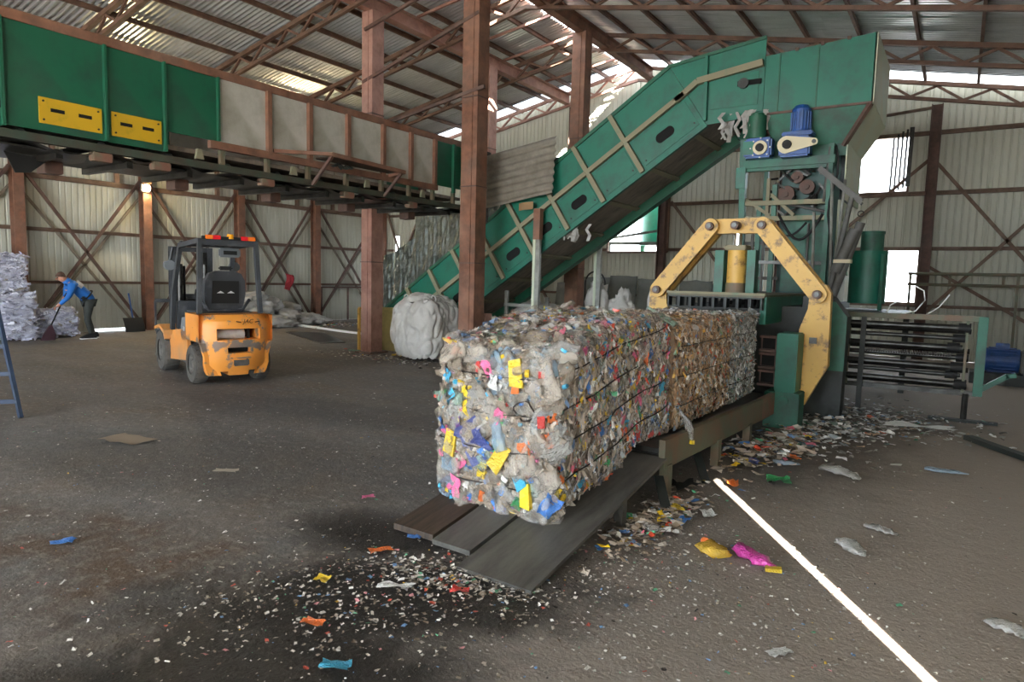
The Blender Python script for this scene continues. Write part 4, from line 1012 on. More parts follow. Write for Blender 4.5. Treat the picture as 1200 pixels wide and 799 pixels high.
def make_bale(name, label, lo, hi, rad, warp, core_mat, palette, nsmall, nmid, faces, seed, amp=.025):
    b_ = thing(name, label, 'bale', ((lo[0] + hi[0]) / 2, (lo[1] + hi[1]) / 2, lo[2]), group='bales of pressed plastic')
    r = random.Random(seed)
    def surf(face, a, c, lift=0.):
        p, n = rb_point(face, a, c, lo, hi, rad)
        q = p + n * (amp * noise.noise(p * 5) + amp * .6 * noise.noise(p * 13) - .02 + lift)
        return warp(q), n
    mb = MB()
    for fc in 'fkrltb':
        mb.grid(30, 22, lambda a, c: surf(fc, a, c)[0])
    obj('pressed_core', mb, core_mat, b_, smooth='all')
    items = []; items2 = []
    wts = {f: w for f, w in faces}
    fl_ = [f for f, w in faces]; ww = [w for f, w in faces]
    for i in range(nsmall):
        fc = r.choices(fl_, ww)[0]; p, n = surf(fc, r.random(), r.random(), r.uniform(0, .02))
        sp2 = r.gauss(0, .5) if fc in 'rl' else None
        if fc == 'f': sc = r.uniform(.5, 1.4)
        elif fc == 'r': q_ = r.uniform(.35, 1.0); sc = (q_ * 1.5, q_ * .75, q_ * .8)
        else: sc = r.uniform(.5, 1.3)
        items.append((p, orient(n, r, sp2, .5), sc, pal(r, PALF if fc == 'f' else palette), r.choice(SMALL), SMALLF))
    for i in range(nmid):
        fc = r.choices(fl_, ww)[0]; p, n = surf(fc, r.random(), r.random(), r.uniform(0, .015))
        sp2 = r.gauss(0, .4) if fc in 'rl' else None
        items2.append((p, orient(n, r, sp2, .4), (r.uniform(.5, 1.1), r.uniform(.25, .55), .6) if fc in 'rl' else r.uniform(.6, 1.5), pal(r, PALF if fc == 'f' else palette), r.choice(MID), MIDF))
    mass('pressed_scraps', [(p, R_, np.array(s) if isinstance(s, tuple) else s, c, v, f) for p, R_, s, c, v, f in items], b_, M['scrap'])
    mass('pressed_film', [(p, R_, np.array(s) if isinstance(s, tuple) else s, c, v, f) for p, R_, s, c, v, f in items2], b_, M['scrapfilm'])
    return b_, surf, r

# bale 1: hangs off the table end
def warp1(q):
    t = max(0., min(1., (4.55 - q.y) / 1.2)); u = (q.z - .36) / 1.04
    zt = 1.385 - .20 * t * t; zb = .345 - .25 * min(1., (4.75 - q.y) / 1.3) if q.y < 4.75 else .345
    z = zb + (zt - zb) * u
    bulge = 0.
    if q.y < 3.7: bulge = .035 * abs(math.sin(PI * (z - .1) / .26)) - .03 + .05 * math.sin(PI * max(0, min(1, u)))
    return Vector((q.x + (.02 * math.sin(q.y * 6 + q.z * 3)), q.y - bulge, z))
B1 = ((-2.90, 3.47, .35), (-1.985, 5.38, 1.39))
b1, surf1, r1 = make_bale('plastic_bale', 'wired bale of clear and coloured crushed bottles, hanging over the ramp in front', B1[0], B1[1], .10, warp1, core_mats[0], PAL1, 7000, 1300, [('f', 2.2), ('r', 4.6), ('t', 3.2), ('l', .6)], 11)
def bottle(parent, surf, r, face, a, c, sc, mat, spin=None, lift=.01, capc=None):
    p, n = surf(face, a, c, lift)
    o = piece('crushed_bottle', r.choice(BOT), mat, parent, p, orient(n, r, spin, .22), sc)
    if capc:
        k = bpy.data.objects.new('bottle_cap', CAP[0]); COL.objects.link(k); k.parent = o
        k.material_slots[0].link = 'OBJECT'; k.material_slots[0].material = SOLID[capc]
        k.location = (.125, 0, 0); k.rotation_euler = (0, PI / 2, 0); ORG[k.name] = ORG[o.name]
    return o
capcols = ['blue', 'white', 'red', 'yellow', 'green', 'orange', 'cyan', 'navy']
clearw = [FILM[0]] * 8 + [FILM[1]] * 6 + [FILM[2]] * 5 + [FILM[3]] + [FILM[4]] + [FILM[5]]
for i in range(135):     # big squashed bottles on the end face
    bottle(b1, surf1, r1, 'f', r1.random(), r1.random(), (r1.uniform(.75, 1.3), r1.uniform(.9, 1.9), r1.uniform(.8, 1.2)), r1.choice(clearw), None, .012, r1.choice(capcols) if i % 3 == 0 else None)
for i in range(84):     # edges of the layers on the long side
    bottle(b1, surf1, r1, 'r', r1.random(), r1.random(), (r1.uniform(.45, .85), r1.uniform(.35, .75), r1.uniform(.6, 1)), r1.choice(clearw), r1.gauss(0, .45), .004, r1.choice(capcols) if i % 3 == 0 else None)
for i in range(46):
    bottle(b1, surf1, r1, 't', r1.random(), r1.random(), (r1.uniform(.7, 1.2), r1.uniform(.7, 1.4), r1.uniform(.8, 1.2)), r1.choice(clearw), None, .01, r1.choice(capcols) if i % 4 == 0 else None)
# bright pieces the picture shows on the end face: (across, up, kind, colour, size)
for a, c, kd, cl_, sc in ((.70, .86, 't', 'yellow', 1.25), (.70, .78, 't', 'orange', .6), (.46, .88, 'c', 'pink', 1.0), (.36, .87, 't', 'red', .55), (.90, .86, 't', 'red', .5), (.12, .92, 'c', 'orange', .9),
        (.22, .70, 'c', 'yellow', 1.3), (.26, .60, 'c', 'yellow', 1.0), (.08, .66, 'c', 'cyan', 1.5), (.06, .50, 'c', 'blue', .9), (.22, .52, 'c', 'purple', 1.0), (.60, .60, 'c', 'pink', 1.0), (.93, .62, 't', 'red', .6),
        (.97, .50, 't', 'orange', .7), (.15, .40, 't', 'yellow', 1.2), (.13, .45, 'c', 'pink', .9), (.05, .33, 'c', 'pink', .7), (.38, .44, 'c', 'navy', 2.2), (.45, .42, 'c', 'blue', 1.0), (.60, .37, 't', 'yellow', 1.3), (.57, .43, 'c', 'green', .7),
        (.82, .44, 'c', 'orange', 1.1), (.88, .40, 'c', 'pink', .8), (.20, .28, 'c', 'pink', 1.2), (.42, .27, 't', 'yellow', .9), (.44, .21, 't', 'blue', .45), (.74, .26, 't', 'cyan', 1.0), (.80, .17, 't', 'yellow', 1.1), (.73, .12, 'c', 'green', .7),
        (.98, .14, 'c', 'blue', 1.2), (.18, .14, 'c', 'pink', 1.2), (.14, .06, 'c', 'cyan', .9), (.28, .04, 't', 'pink', .8), (.44, .02, 'c', 'yellow', .8), (.55, .06, 'c', 'blue', 1.2), (.62, .02, 't', 'yellow', 1.0), (.68, -.0, 'c', 'cyan', .8), (.86, .8, 'c', 'blue', .6), (.1, .8, 'c', 'cyan', .7), (.52, .8, 'c', 'white', .8)):
    p, n = surf1('f', max(0, a), max(0, c), .035)
    me = r1.choice(TUB if kd == 't' else CRU)
    piece('squashed_tub' if kd == 't' else 'crumpled_label', me, SOLID[cl_], b1, p, orient(n, r1, r1.uniform(-.8, .8), .2), sc * (1.0 if kd == 't' else .75))
for i in range(95):
    f_ = r1.choice('rrrrt'); p, n = surf1(f_, r1.random(), r1.random(), .018)
    piece('crumpled_label', r1.choice(CRU), SOLID[r1.choice(['yellow', 'blue', 'cyan', 'red', 'white', 'orange', 'green', 'pink', 'white'])], b1, p, orient(n, r1, r1.gauss(0, .5), .25), (r1.uniform(.4, .9), r1.uniform(.25, .6), .6))
for i in range(70):
    p, n = surf1('f', r1.random(), r1.random(), .03)
    if i % 2: piece('bottle_cap', CAP[0], SOLID[r1.choice(capcols)], b1, p, orient(n, r1, None, .6), r1.uniform(.8, 1.2))
    else: piece('crumpled_label', r1.choice(CRU), SOLID[r1.choice(['yellow', 'blue', 'cyan', 'red', 'white', 'orange', 'green', 'pink', 'purple'])], b1, p, orient(n, r1, None, .4), (r1.uniform(.25, .5), r1.uniform(.2, .4), .5))
# baling wires round the end and along the side
for zc in (.20, .42, .63, .84):
    u = (zc)
    pts = []
    for k in range(17):
        a = k / 16; p, n = surf1('f', a, u, 0); pts.append(p + n * .028 + Vector((0, -.012, -.02 * math.sin(a * PI))))
    for k in range(1, 15):
        a = k / 14; p, n = surf1('r', a, u, 0); e0 = surf1('r', .02, u, 0)[0]; e1 = surf1('r', .98, min(.97, u + .10), 0)[0]
        p = Vector((p.x, p.y, e0.z + (e1.z - e0.z) * a ** .8)); pts.append(p + Vector((.03, 0, 0)))
    obj('baling_wire', MB().tube(pts, .0055, 5), M['wire'], b1, smooth='all')
p, n = surf1('f', .80, .66, .04)
obj('wire_loop', MB().tube([(p.x + .075 * math.cos(k * PI / 9), p.y - .02 - .02 * math.sin(k), p.z + .06 * math.sin(k * PI / 9)) for k in range(17)], .006, 5), M['wire'], b1, smooth='all')

def warp_id(q): return q
b2, surf2, r2 = make_bale('plastic_bale', 'brown tinted pressed plastic bale behind the front bale on the table', (-2.96, 5.36, .39), (-1.93, 6.95, 1.31), .06, warp_id, core_mats[1], PAL2, 6000, 800, [('r', 4), ('t', 2), ('l', .3)], 21, .02)
b3, surf3, r3 = make_bale('plastic_bale', 'grey shredded plastic bale just leaving the mouth of the press', (-2.96, 6.93, .39), (-1.93, 7.96, 1.31), .05, warp_id, core_mats[2], PAL3, 6000, 500, [('r', 4), ('t', 2), ('l', .3)], 31, .018)
for bb, sf, rr, n_ in ((b2, surf2, r2, 90), (b3, surf3, r3, 50)):
    for i in range(n_):
        bottle(bb, sf, rr, 'r' if i % 4 else 't', rr.random(), rr.random(), (rr.uniform(.3, .6), rr.uniform(.25, .5), rr.uniform(.4, .8)), rr.choice([FILM[0], FILM[2], FILM[6], FILM[6]] if bb is b2 else [FILM[2], FILM[0], FILM[1]]), rr.gauss(0, .4), .004, None)
    for i in range(26):
        p, n = sf('r', rr.random(), rr.random(), .012)
        piece('crumpled_label', rr.choice(CRU), SOLID[rr.choice(['yellow', 'blue', 'orange', 'red', 'white', 'white', 'green', 'cyan'])], bb, p, orient(n, rr, rr.gauss(0, .5), .25), (rr.uniform(.3, .5), rr.uniform(.2, .35), .5))
    for zc in (.22, .5, .78):
        pts = [sf('r', k / 12, zc)[0] + Vector((.03, 0, 0)) for k in range(13)]
        obj('baling_wire', MB().tube(pts, .005, 5), M['wire'], bb, smooth='all')
# a clear bottle that has slipped half out over the beam
p = Vector((-1.74, 5.15, .50))
bo = thing('loose_bottle', 'clear crushed bottle with yellow cap drooping over the table beam', 'bottle', tuple(p))
q = piece('bottle_body', BOT[2], FILM[2], bo, p, Matrix(((.2, .9, .3), (.3, -.4, .8), (-.93, .1, .35))), (1.1, 1, 1))
k_ = piece('bottle_cap', CAP[0], SOLID['yellow'], bo, p + Vector((.03, .04, -.14)), Matrix.Identity(3), 1.3)

# ------------------------------------------------------------------ forklift (local frame: +x forward, +y its left)
FL = thing('forklift', 'worn orange forklift with charcoal overhead guard parked with its back to us', 'forklift', (-9.1, 5.83, 0), math.radians(164.5), local=True)
def fv(name, mb, mat, parent=FL, **k): return obj(name, mb, M[mat], parent, **k)
def wheel(x, y, r, w, side):
    s_ = 1 if side > 0 else -1
    prof = [(r * .55, -w / 2), (r * .93, -w / 2), (r, -w * .32), (r, w * .32), (r * .93, w / 2), (r * .55, w / 2)]
    t = fv('wheel', MB().lathe(prof, (x, y, r), (0, 1, 0), 28), 'tyre', smooth=True)
    fv('wheel_hub', MB().lathe([(0.001, w * .30), (r * .2, w * .34), (r * .22, w * .2), (r * .46, w * .16), (r * .56, w * .42), (r * .60, w * .42)], (x, y, r), (0, s_, 0), 24).cyl((x, y - s_ * w * .3, r), (x, y + s_ * w * .16, r), r * .57, 20), 'hub', t, smooth=True)
    tr = MB()
    for k in range(18):
        a = 2 * PI * k / 18
        tr.bar((x + r * .99 * math.cos(a), y - w * .4, r + r * .99 * math.sin(a)), (x + r * .99 * math.cos(a + .12), y + w * .4, r + r * .99 * math.sin(a + .12)), .035, .02, (math.cos(a), 0, math.sin(a)))
    fv('tread', tr, 'tyre', t)
wheel(.0, .44, .28, .19, 1); wheel(.0, -.44, .28, .19, -1)
wheel(1.62, .46, .335, .24, 1); wheel(1.62, -.46, .335, .24, -1)
# counterweight as one moulded block with two openings
def cw_outline(z):      # half width of the block at height z
    return .40 + .06 * min(1, max(0, (z - .14) / .12)) + (.06 * min(1, max(0, (z - .42) / .22)))
bm = bmesh.new()
zs = [.14, .2, .3, .42, .47, .55, .62, .66, .82, .86, .93, .99, 1.02]
ys = [-1, -.80, -.58, -.34, 0, .34, .58, .80, 1]
xs = [-.52, -.40, -.2, .0, .3]
hole = {(4, 3), (4, 4), (5, 3), (5, 4)}
vid = {}
def cwp(i, j, k):
    z = zs[k]; hw = cw_outline(z); y = ys[j] * hw
    edge = abs(ys[j]) ** 3 * .20
    top = max(0, (z - .93)) * .9
    x = xs[i]
    if i == 0: x = -.50 + edge + top - .03 * math.sin(PI * min(1, z)) + (.05 if z < .3 else 0)
    return (x, y, z)
def gv(i, j, k):
    if (i, j, k) not in vid: vid[(i, j, k)] = bm.verts.new(cwp(i, j, k))
    return vid[(i, j, k)]
def solid(j, k):
    if not (0 <= j < len(ys) - 1 and 0 <= k < len(zs) - 1): return False
    yl = min(abs(ys[j]), abs(ys[j + 1])); z0 = zs[k]
    if .66 <= z0 < .82 and yl < .58: return False
    if .47 <= z0 < .55 and -.34 <= min(ys[j], ys[j + 1]) and max(ys[j], ys[j + 1]) <= .34: return False
    if z0 < .17 and j in (2, 5): return False
    return True
def solid3(i, j, k):
    if not (0 <= i < len(xs) - 1): return False
    if not solid(j, k):
        return False
    if i >= 1 and zs[k] < .56 and abs(ys[j] + ys[j + 1]) > 1.0: return False      # wheel arches
    return True
for i in range(len(xs) - 1):
    for j in range(len(ys) - 1):
        for k in range(len(zs) - 1):
            if not solid3(i, j, k): continue
            for (di, dj, dk), q in (((-1, 0, 0), [(0, 0, 0), (0, 0, 1), (0, 1, 1), (0, 1, 0)]), ((1, 0, 0), [(1, 0, 0), (1, 1, 0), (1, 1, 1), (1, 0, 1)]),
                    ((0, -1, 0), [(0, 0, 0), (1, 0, 0), (1, 0, 1), (0, 0, 1)]), ((0, 1, 0), [(0, 1, 0), (0, 1, 1), (1, 1, 1), (1, 1, 0)]),
                    ((0, 0, -1), [(0, 0, 0), (0, 1, 0), (1, 1, 0), (1, 0, 0)]), ((0, 0, 1), [(0, 0, 1), (1, 0, 1), (1, 1, 1), (0, 1, 1)])):
                if not solid3(i + di, j + dj, k + dk):
                    try: bm.faces.new([gv(i + a, j + b, k + c) for a, b, c in q])
                    except ValueError: pass
bm.verts.index_update()
mb = MB().add([v.co[:] for v in bm.verts], [[v.index for v in f.verts] for f in bm.faces]); bm.free()
cw = fv('counterweight', mb, 'orange_cw', smooth=True)
bv = cw.modifiers.new('round', 'BEVEL'); bv.width = .016; bv.segments = 2; bv.limit_method = 'ANGLE'; bv.angle_limit = math.radians(40)
fv('radiator', MB().box((-.05, -.36, .60), (.0, .36, .86)), 'cavity_shade', cw)
fv('muffler', MB().cyl((-.30, .28, .73), (-.30, -.12, .73), .075, 18), 'muffler', cw, smooth=True)
fv('hose', MB().tube([(-.28, -.2, .66 + .04 * k) for k in range(5)], .025), 'black', cw)
fv('slot_back', MB().box((-.36, -.17, .46), (-.33, .17, .56)), 'cavity_shade', cw)
fv('tow_pin', MB().box((-.535, -.13, .28), (-.46, .09, .38), bev=.012), 'tyre', cw)
fv('tow_lip', MB().box((-.54, -.16, .385), (-.47, .14, .41), bev=.008), 'orange_cw', cw)
for y in (.46, -.45):
    pass
# emblem lettering on the back
def text3d(name, body, size, loc, rot, mat, parent, ext=.002):
    cu = bpy.data.curves.new(name, 'FONT'); cu.body = body; cu.size = size; cu.extrude = ext; cu.align_x = 'CENTER'; cu.align_y = 'CENTER'; cu.shear = .25
    o = bpy.data.objects.new(name, cu); COL.objects.link(o); o.parent = parent
    o.location = Vector(loc) - ORG[parent.name]; o.rotation_euler = rot; cu.materials.append(mat)
    dg = bpy.context.evaluated_depsgraph_get(); dg.update(); me = bpy.data.meshes.new_from_object(o.evaluated_get(dg))
    q = bpy.data.objects.new(name, me); COL.objects.link(q); q.parent = parent; q.location = o.location; q.rotation_euler = rot
    bpy.data.objects.remove(o); ORG[q.name] = Vector(loc); return q
text3d('emblem', 'JAC', .085, (-.520, -.12, .925), (PI / 2, 0, -PI / 2), M['ink'], cw)
for s_ in (1, -1):
    fv('emblem_wing', MB().prism([(.10 * s_, .0), (.165 * s_, .012), (.17 * s_, -.002), (.10 * s_, -.014)], .004, lambda a, c, t: (-.523 + t, -.12 + a, .922 + c)), 'ink', cw)
# side body, floor, cowl
for s_ in (1, -1):
    fv('side_panel', MB().prism([(.30, .30), (1.30, .22), (1.34, .58), (1.18, .62), (1.1, .70), (.34, .78), (.30, .6)], .05, lambda a, c, t: (a, s_ * (.45 + t), c)), 'orange_cl')
    fv('side_cover', MB().prism([(.34, .60), (.62, .58), (.66, .78), (.58, .93), (.36, .95)], .05, lambda a, c, t: (a, s_ * (.45 + t), c), ), 'grey_pl')
    fv('step', MB().box((.85, s_ * .42 - .06, .30), (1.2, s_ * .42 + .06, .33)), 'char')
    fv('front_fender', MB().prism([(1.25, .55), (1.32, .68), (1.62, .76), (1.95, .70), (1.95, .66), (1.62, .71), (1.36, .63), (1.3, .53)], .26, lambda a, c, t: (a, s_ * (.33 + t), c)), 'orange_cl')
nb = text3d('side_number', '30', .10, (.46, .506, .76), (PI / 2, 0, PI), M['ivory'], FL)
fv('chassis', MB().box((.05, -.40, .2), (1.9, .40, .56)), 'char')
fv('engine_hood', MB().box((.0, -.40, .78), (.85, .40, 1.03), bev=.03), 'char')
fv('dashboard', MB().box((1.28, -.38, .56), (1.46, .38, 1.15), bev=.02), 'char')
fv('steering_wheel', MB().tube([(1.10 + .05 * math.sin(a), .16 * math.cos(a), 1.27 + .14 * math.sin(a)) for a in [2 * PI * k / 16 for k in range(17)]], .014), 'black').name
# seat
st = fv('seat', MB().box((.22, -.24, 1.03), (.68, .24, 1.16), bev=.04), 'black', smooth=True)
bk = []
sb = MB().prism([(-.27, .0), (.27, .0), (.30, .22), (.29, .42), (.23, .53), (.12, .57), (-.12, .57), (-.23, .53), (-.29, .42), (-.30, .22)], .12, lambda a, c, t: (.14 + t + c * -.12, a, 1.08 + c))
se = fv('seat_back', sb, 'char', st)
fv('back_shell', MB().prism([(-.2, .08), (.2, .08), (.19, .42), (-.19, .42)], .015, lambda a, c, t: (.118 + t + c * -.12, a, 1.08 + c)), 'black', st)
fv('back_mark', MB().prism([(-.13, .235), (-.02, .235), (-.075, .27)], .004, lambda a, c, t: (.112 + t + c * -.12, -a, 1.08 + c)).prism([(.02, .235), (.13, .235), (.075, .27)], .004, lambda a, c, t: (.112 + t + c * -.12, -a, 1.08 + c)), 'ivory', st)
fv('grab_bar', MB().tube([(.12, -.36, 1.22), (.08, -.24, 1.06), (.08, .24, 1.06), (.12, .36, 1.22)], .025), 'char', st, smooth='all')
fv('head_rest', MB().box((.05, -.10, 1.66), (.12, .10, 1.72), bev=.02), 'black', st)
# overhead guard
for s_ in (1, -1):
    fv('rear_pillar', MB().bar((-.12, s_ * .44, 1.0), (-.06, s_ * .40, 2.1), .07, .06), 'char')
    fv('front_pillar', MB().bar((1.38, s_ * .45, .6), (1.28, s_ * .44, 1.3), .06, .07).bar((1.28, s_ * .44, 1.3), (1.0, s_ * .40, 2.02), .06, .07), 'char')
    fv('roof_rail', MB().bar((-.08, s_ * .40, 2.08), (1.02, s_ * .40, 2.03), .06, .07), 'char')
for x in (-.05, .99): fv('roof_beam', MB().bar((x, -.4, 2.06), (x, .4, 2.06), .08, .08), 'char')
for y in (-.26, -.13, 0, .13, .26): fv('roof_bar', MB().bar((-.05, y, 2.08), (1.0, y, 2.05), .025, .04), 'char')
lb = fv('light_bar', MB().box((-.14, -.38, 2.10), (-.08, .38, 2.15)), 'black')
for y0, y1, mt in ((.34, .24, 'orange_lens'), (.24, .13, 'red_lens'), (-.16, -.26, 'red_lens'), (-.26, -.37, 'orange_lens')):
    fv('tail_lens', MB().box((-.16, min(y0, y1), 2.105), (-.12, max(y0, y1), 2.165), bev=.006), mt, lb)
fv('beacon', MB().cyl((-.10, -.02, 2.12), (-.10, -.02, 2.19), .055, 14, .045), 'amber', lb, smooth=True)
mi = fv('mirror', MB().box((.36, -.32, 1.86), (.42, .0, 2.0), bev=.02), 'grey_pl', smooth=True)
fv('mirror_glass', MB().box((.352, -.26, 1.90), (.36, -.06, 1.96)), 'black', mi)
for s_ in (1, -1):
    fv('work_lamp', MB().cyl((1.2, s_ * .50, 1.72), (1.32, s_ * .50, 1.72), .08, 14), 'grey_pl', smooth=True)
    fv('lamp_bracket', MB().bar((1.18, s_ * .46, 2.0), (1.24, s_ * .5, 1.75), .03, .03), 'char')
# mast and forks
for s_ in (1, -1):
    fv('mast_rail', MB().ibeam((1.98, s_ * .30, .1), (1.94, s_ * .30, 2.04), .08, .12, .015, (1, 0, 0)), 'char')
    fv('lift_cylinder', MB().cyl((1.88, s_ * .2, .2), (1.85, s_ * .2, 1.75), .045, 12), 'steel_dk', smooth=True)
    fv('inner_mast', MB().ibeam((2.06, s_ * .24, .12), (2.03, s_ * .24, 2.0), .07, .10, .013, (1, 0, 0)), 'steel_dk')
    fv('fork', MB().box((2.20, s_ * .26 - .06, .06), (3.25, s_ * .26 + .06, .10)).box((2.18, s_ * .26 - .06, .06), (2.23, s_ * .26 + .06, .62)), 'steel_dk')
    fv('tilt_cylinder', MB().cyl((1.4, s_ * .3, .5), (1.95, s_ * .3, .75), .04, 10), 'steel_dk', smooth=True)
for z in (.3, 1.2, 2.0): fv('mast_tie', MB().bar((1.98, -.34, z), (1.98, .34, z), .04, .08), 'char')
for z in (.25, .55): fv('carriage_bar', MB().box((2.13, -.52, z), (2.18, .52, z + .08)), 'char')
lb_ = fv('load_backrest', MB().bar((2.16, -.52, 1.12), (2.16, .52, 1.12), .04, .06), 'char')
for y in (-.52, -.26, 0, .26, .52): fv('backrest_bar', MB().bar((2.16, y, .6), (2.16, y, 1.12), .03, .03), 'char', lb_)
fv('hose_reel', MB().tube([(1.9 + .0 * k, .12, .6 + .14 * k) for k in range(9)], .02), 'black')
for k, (x, y, z) in enumerate(((1.52, .2, .95), (1.5, .05, 1.0), (1.52, .28, .85))):
    fv('lever', MB().tube([(x, y, z), (x - .08, y, z + .25)], .012), 'steel_dk')

# ------------------------------------------------------------------ person with a broom
def skinned(name, pts, edges, mat, parent, sub=2, scale=1., extra=None):
    me = bpy.data.meshes.new(name)
    me.from_pydata([p[:3] for p in pts], edges, [])
    o = bpy.data.objects.new(name, me); COL.objects.link(o)
    sk_ = o.modifiers.new('skin', 'SKIN'); sk_.use_smooth_shade = True; sk_.branch_smoothing = .6
    for i, v in enumerate(me.skin_vertices[0].data):
        q = pts[i][3]; v.radius = (q[0] * scale, q[1] * scale) if isinstance(q, tuple) else (q * scale, q * scale)
        v.use_root = (i == 0)
    ss = o.modifiers.new('sub', 'SUBSURF'); ss.levels = sub; ss.render_levels = sub
    dg = bpy.context.evaluated_depsgraph_get(); dg.update()
    m2 = bpy.data.meshes.new_from_object(o.evaluated_get(dg)); bpy.data.objects.remove(o)
    if extra:
        bm = bmesh.new(); bm.from_mesh(m2)
        t = bpy.data.meshes.new('t'); t.from_pydata(extra.v, [], extra.f); bm.from_mesh(t); bm.to_mesh(m2); bm.free()
    m2.name = name; m2.materials.clear(); m2.materials.append(mat)
    m2.polygons.foreach_set('use_smooth', [True] * len(m2.polygons))
    ob = bpy.data.objects.new(name, m2); COL.objects.link(ob)
    if parent is not None: ob.parent = parent
    ORG[ob.name] = Vector((0, 0, 0)); return ob
PE = thing('person', 'person in a blue jacket and dark trousers bending over a long broom by the wall', 'person', (-16.8, 7.12, 0), math.radians(-96), local=True)
# local: +x is where the person faces, +y to the left hand
J = dict(hem=(-.11, 0, .82, (.13, .125)), tpel=(-.10, 0, .92, (.11, .10)), nb=(.31, 0, 1.315, .075), pel=(-.10, 0, .92, (.13, .115)), bel=(.00, 0, 1.04, (.14, .12)), chest=(.15, .0, 1.19, (.165, .13)), sho=(.25, 0, 1.265, (.14, .12)), neck=(.33, 0, 1.32, .055), headb=(.38, 0, 1.36, .075), headm=(.43, 0, 1.40, (.085, .095)), headt=(.455, 0, 1.47, .075),
         shl=(.25, .17, 1.235, .08), ell=(.36, .22, .98, .048), wrl=(.52, .13, .80, .032), hal=(.57, .10, .76, (.035, .025)),
         shr=(.25, -.17, 1.235, .08), elr=(.30, -.20, .98, .048), wrr=(.36, -.08, .94, .032), har=(.385, -.02, .96, (.035, .025)),
         hil=(-.10, .09, .84, .085), knl=(-.02, .12, .47, .062), anl=(-.10, .12, .09, .042), tol=(.06, .13, .04, .036),
         hir=(-.10, -.09, .84, .085), knr=(-.10, -.12, .47, .062), anr=(-.22, -.12, .09, .042), tor=(-.06, -.14, .04, .036))
def sk(names, edges, name, mat, scale, extra=None, sub=2):
    ix = {n: i for i, n in enumerate(names)}
    return skinned(name, [J[n] for n in names], [(ix[a], ix[b]) for a, b in edges], mat, PE, sub, scale, extra)
fing = MB()
for side, hand, wr_ in ((1, 'hal', 'wrl'), (-1, 'har', 'wrr')):
    h = Vector(J[hand][:3]); w_ = Vector(J[wr_][:3]); d = (h - w_).normalized(); u = d.cross(Vector((0, 0, 1))).normalized(); dn = Vector((0, 0, -1))
    for k, ln in enumerate((.075, .085, .08, .06)):
        b0 = h + u * (-.03 + .02 * k) + d * .01
        fing.tube([b0, b0 + d * ln * .4 + dn * .01, b0 + d * ln * .55 + dn * .04, b0 + d * ln * .2 + dn * .06], [.0105, .010, .009, .008], 6)
    b0 = h - u * .035
    fing.tube([b0, b0 + d * .02 - u * .02 + dn * .015, b0 + d * .045 - u * .01 + dn * .04], [.012, .011, .009], 6)
bd = sk(['pel', 'bel', 'chest', 'sho', 'neck', 'headb', 'headm', 'headt', 'shl', 'ell', 'wrl', 'hal', 'shr', 'elr', 'wrr', 'har', 'hil', 'knl', 'anl', 'tol', 'hir', 'knr', 'anr', 'tor'],
    [('pel', 'bel'), ('bel', 'chest'), ('chest', 'sho'), ('sho', 'neck'), ('neck', 'headb'), ('headb', 'headm'), ('headm', 'headt'), ('sho', 'shl'), ('shl', 'ell'), ('ell', 'wrl'), ('wrl', 'hal'), ('sho', 'shr'), ('shr', 'elr'), ('elr', 'wrr'), ('wrr', 'har'),
     ('pel', 'hil'), ('hil', 'knl'), ('knl', 'anl'), ('anl', 'tol'), ('pel', 'hir'), ('hir', 'knr'), ('knr', 'anr'), ('anr', 'tor')], 'body', M['skin'], 1.0, fing)
jk = sk(['hem', 'nb', 'pel', 'bel', 'chest', 'sho', 'shl', 'ell', 'wrl', 'shr', 'elr', 'wrr'],
    [('hem', 'pel'), ('sho', 'nb'), ('pel', 'bel'), ('bel', 'chest'), ('chest', 'sho'), ('sho', 'shl'), ('shl', 'ell'), ('ell', 'wrl'), ('sho', 'shr'), ('shr', 'elr'), ('elr', 'wrr')], 'jacket', M['jacket'], 1.27)
col_ = obj('collar', MB().tube([(.29, 0, 1.30), (.335, 0, 1.335), (.36, 0, 1.36)], [.095, .085, .078], 14), M['jacket'], PE, smooth='all')
trs = sk(['tpel', 'hil', 'knl', 'anl', 'hir', 'knr', 'anr'], [('tpel', 'hil'), ('hil', 'knl'), ('knl', 'anl'), ('tpel', 'hir'), ('hir', 'knr'), ('knr', 'anr')], 'trousers', M['trouser'], 1.22)
for a, b_ in (('anl', 'tol'), ('anr', 'tor')):
    p, q = Vector(J[a][:3]), Vector(J[b_][:3]); d = (q - p); d.z = 0; d.normalize()
    sh = obj('shoe', MB().prism([(-.09, .0), (.22, .0), (.23, .035), (.15, .075), (.06, .12), (-.07, .13), (-.10, .06)], .095, lambda a2, c, t: tuple(Vector((p.x, p.y, 0)) + d * a2 + Vector((-d.y, d.x, 0)) * (t - .0475) + Vector((0, 0, c + .012)))), M['black'], PE)
    obj('shoe_sole', MB().prism([(-.10, .0), (.235, .0), (.235, .02), (-.10, .02)], .105, lambda a2, c, t: tuple(Vector((p.x, p.y, 0)) + d * a2 + Vector((-d.y, d.x, 0)) * (t - .0525) + Vector((0, 0, c)))), M['white'], sh)
hm = MB()
hm.grid(14, 8, lambda a, c: tuple(Vector((.435, 0, 1.425)) + Vector((math.cos(2 * PI * a) * math.cos(c * PI / 2 * 1.0) * .098, math.sin(2 * PI * a) * math.cos(c * PI / 2) * .092, math.sin(c * PI / 2) * .115)) * (1 + .05 * noise.noise((a * 9, c * 5, 2)))))
hr = obj('hair', hm, M['hair'], PE, smooth='all', fix=False)
hr.rotation_euler = (0, math.radians(-6), 0)
fc = MB()
for s_ in (1, -1):
    fc.lathe([(.001, .0), (.016, .004), (.022, .012), (.012, .02)], (.42, s_ * .085, 1.385), (0, s_, 0), 8)
obj('ears', fc, M['skin'], PE, smooth='all')
nose = MB().cyl((.505, 0, 1.392), (.538, 0, 1.366), .012, 8, .018)
obj('nose', nose, M['skin'], PE, smooth='all')
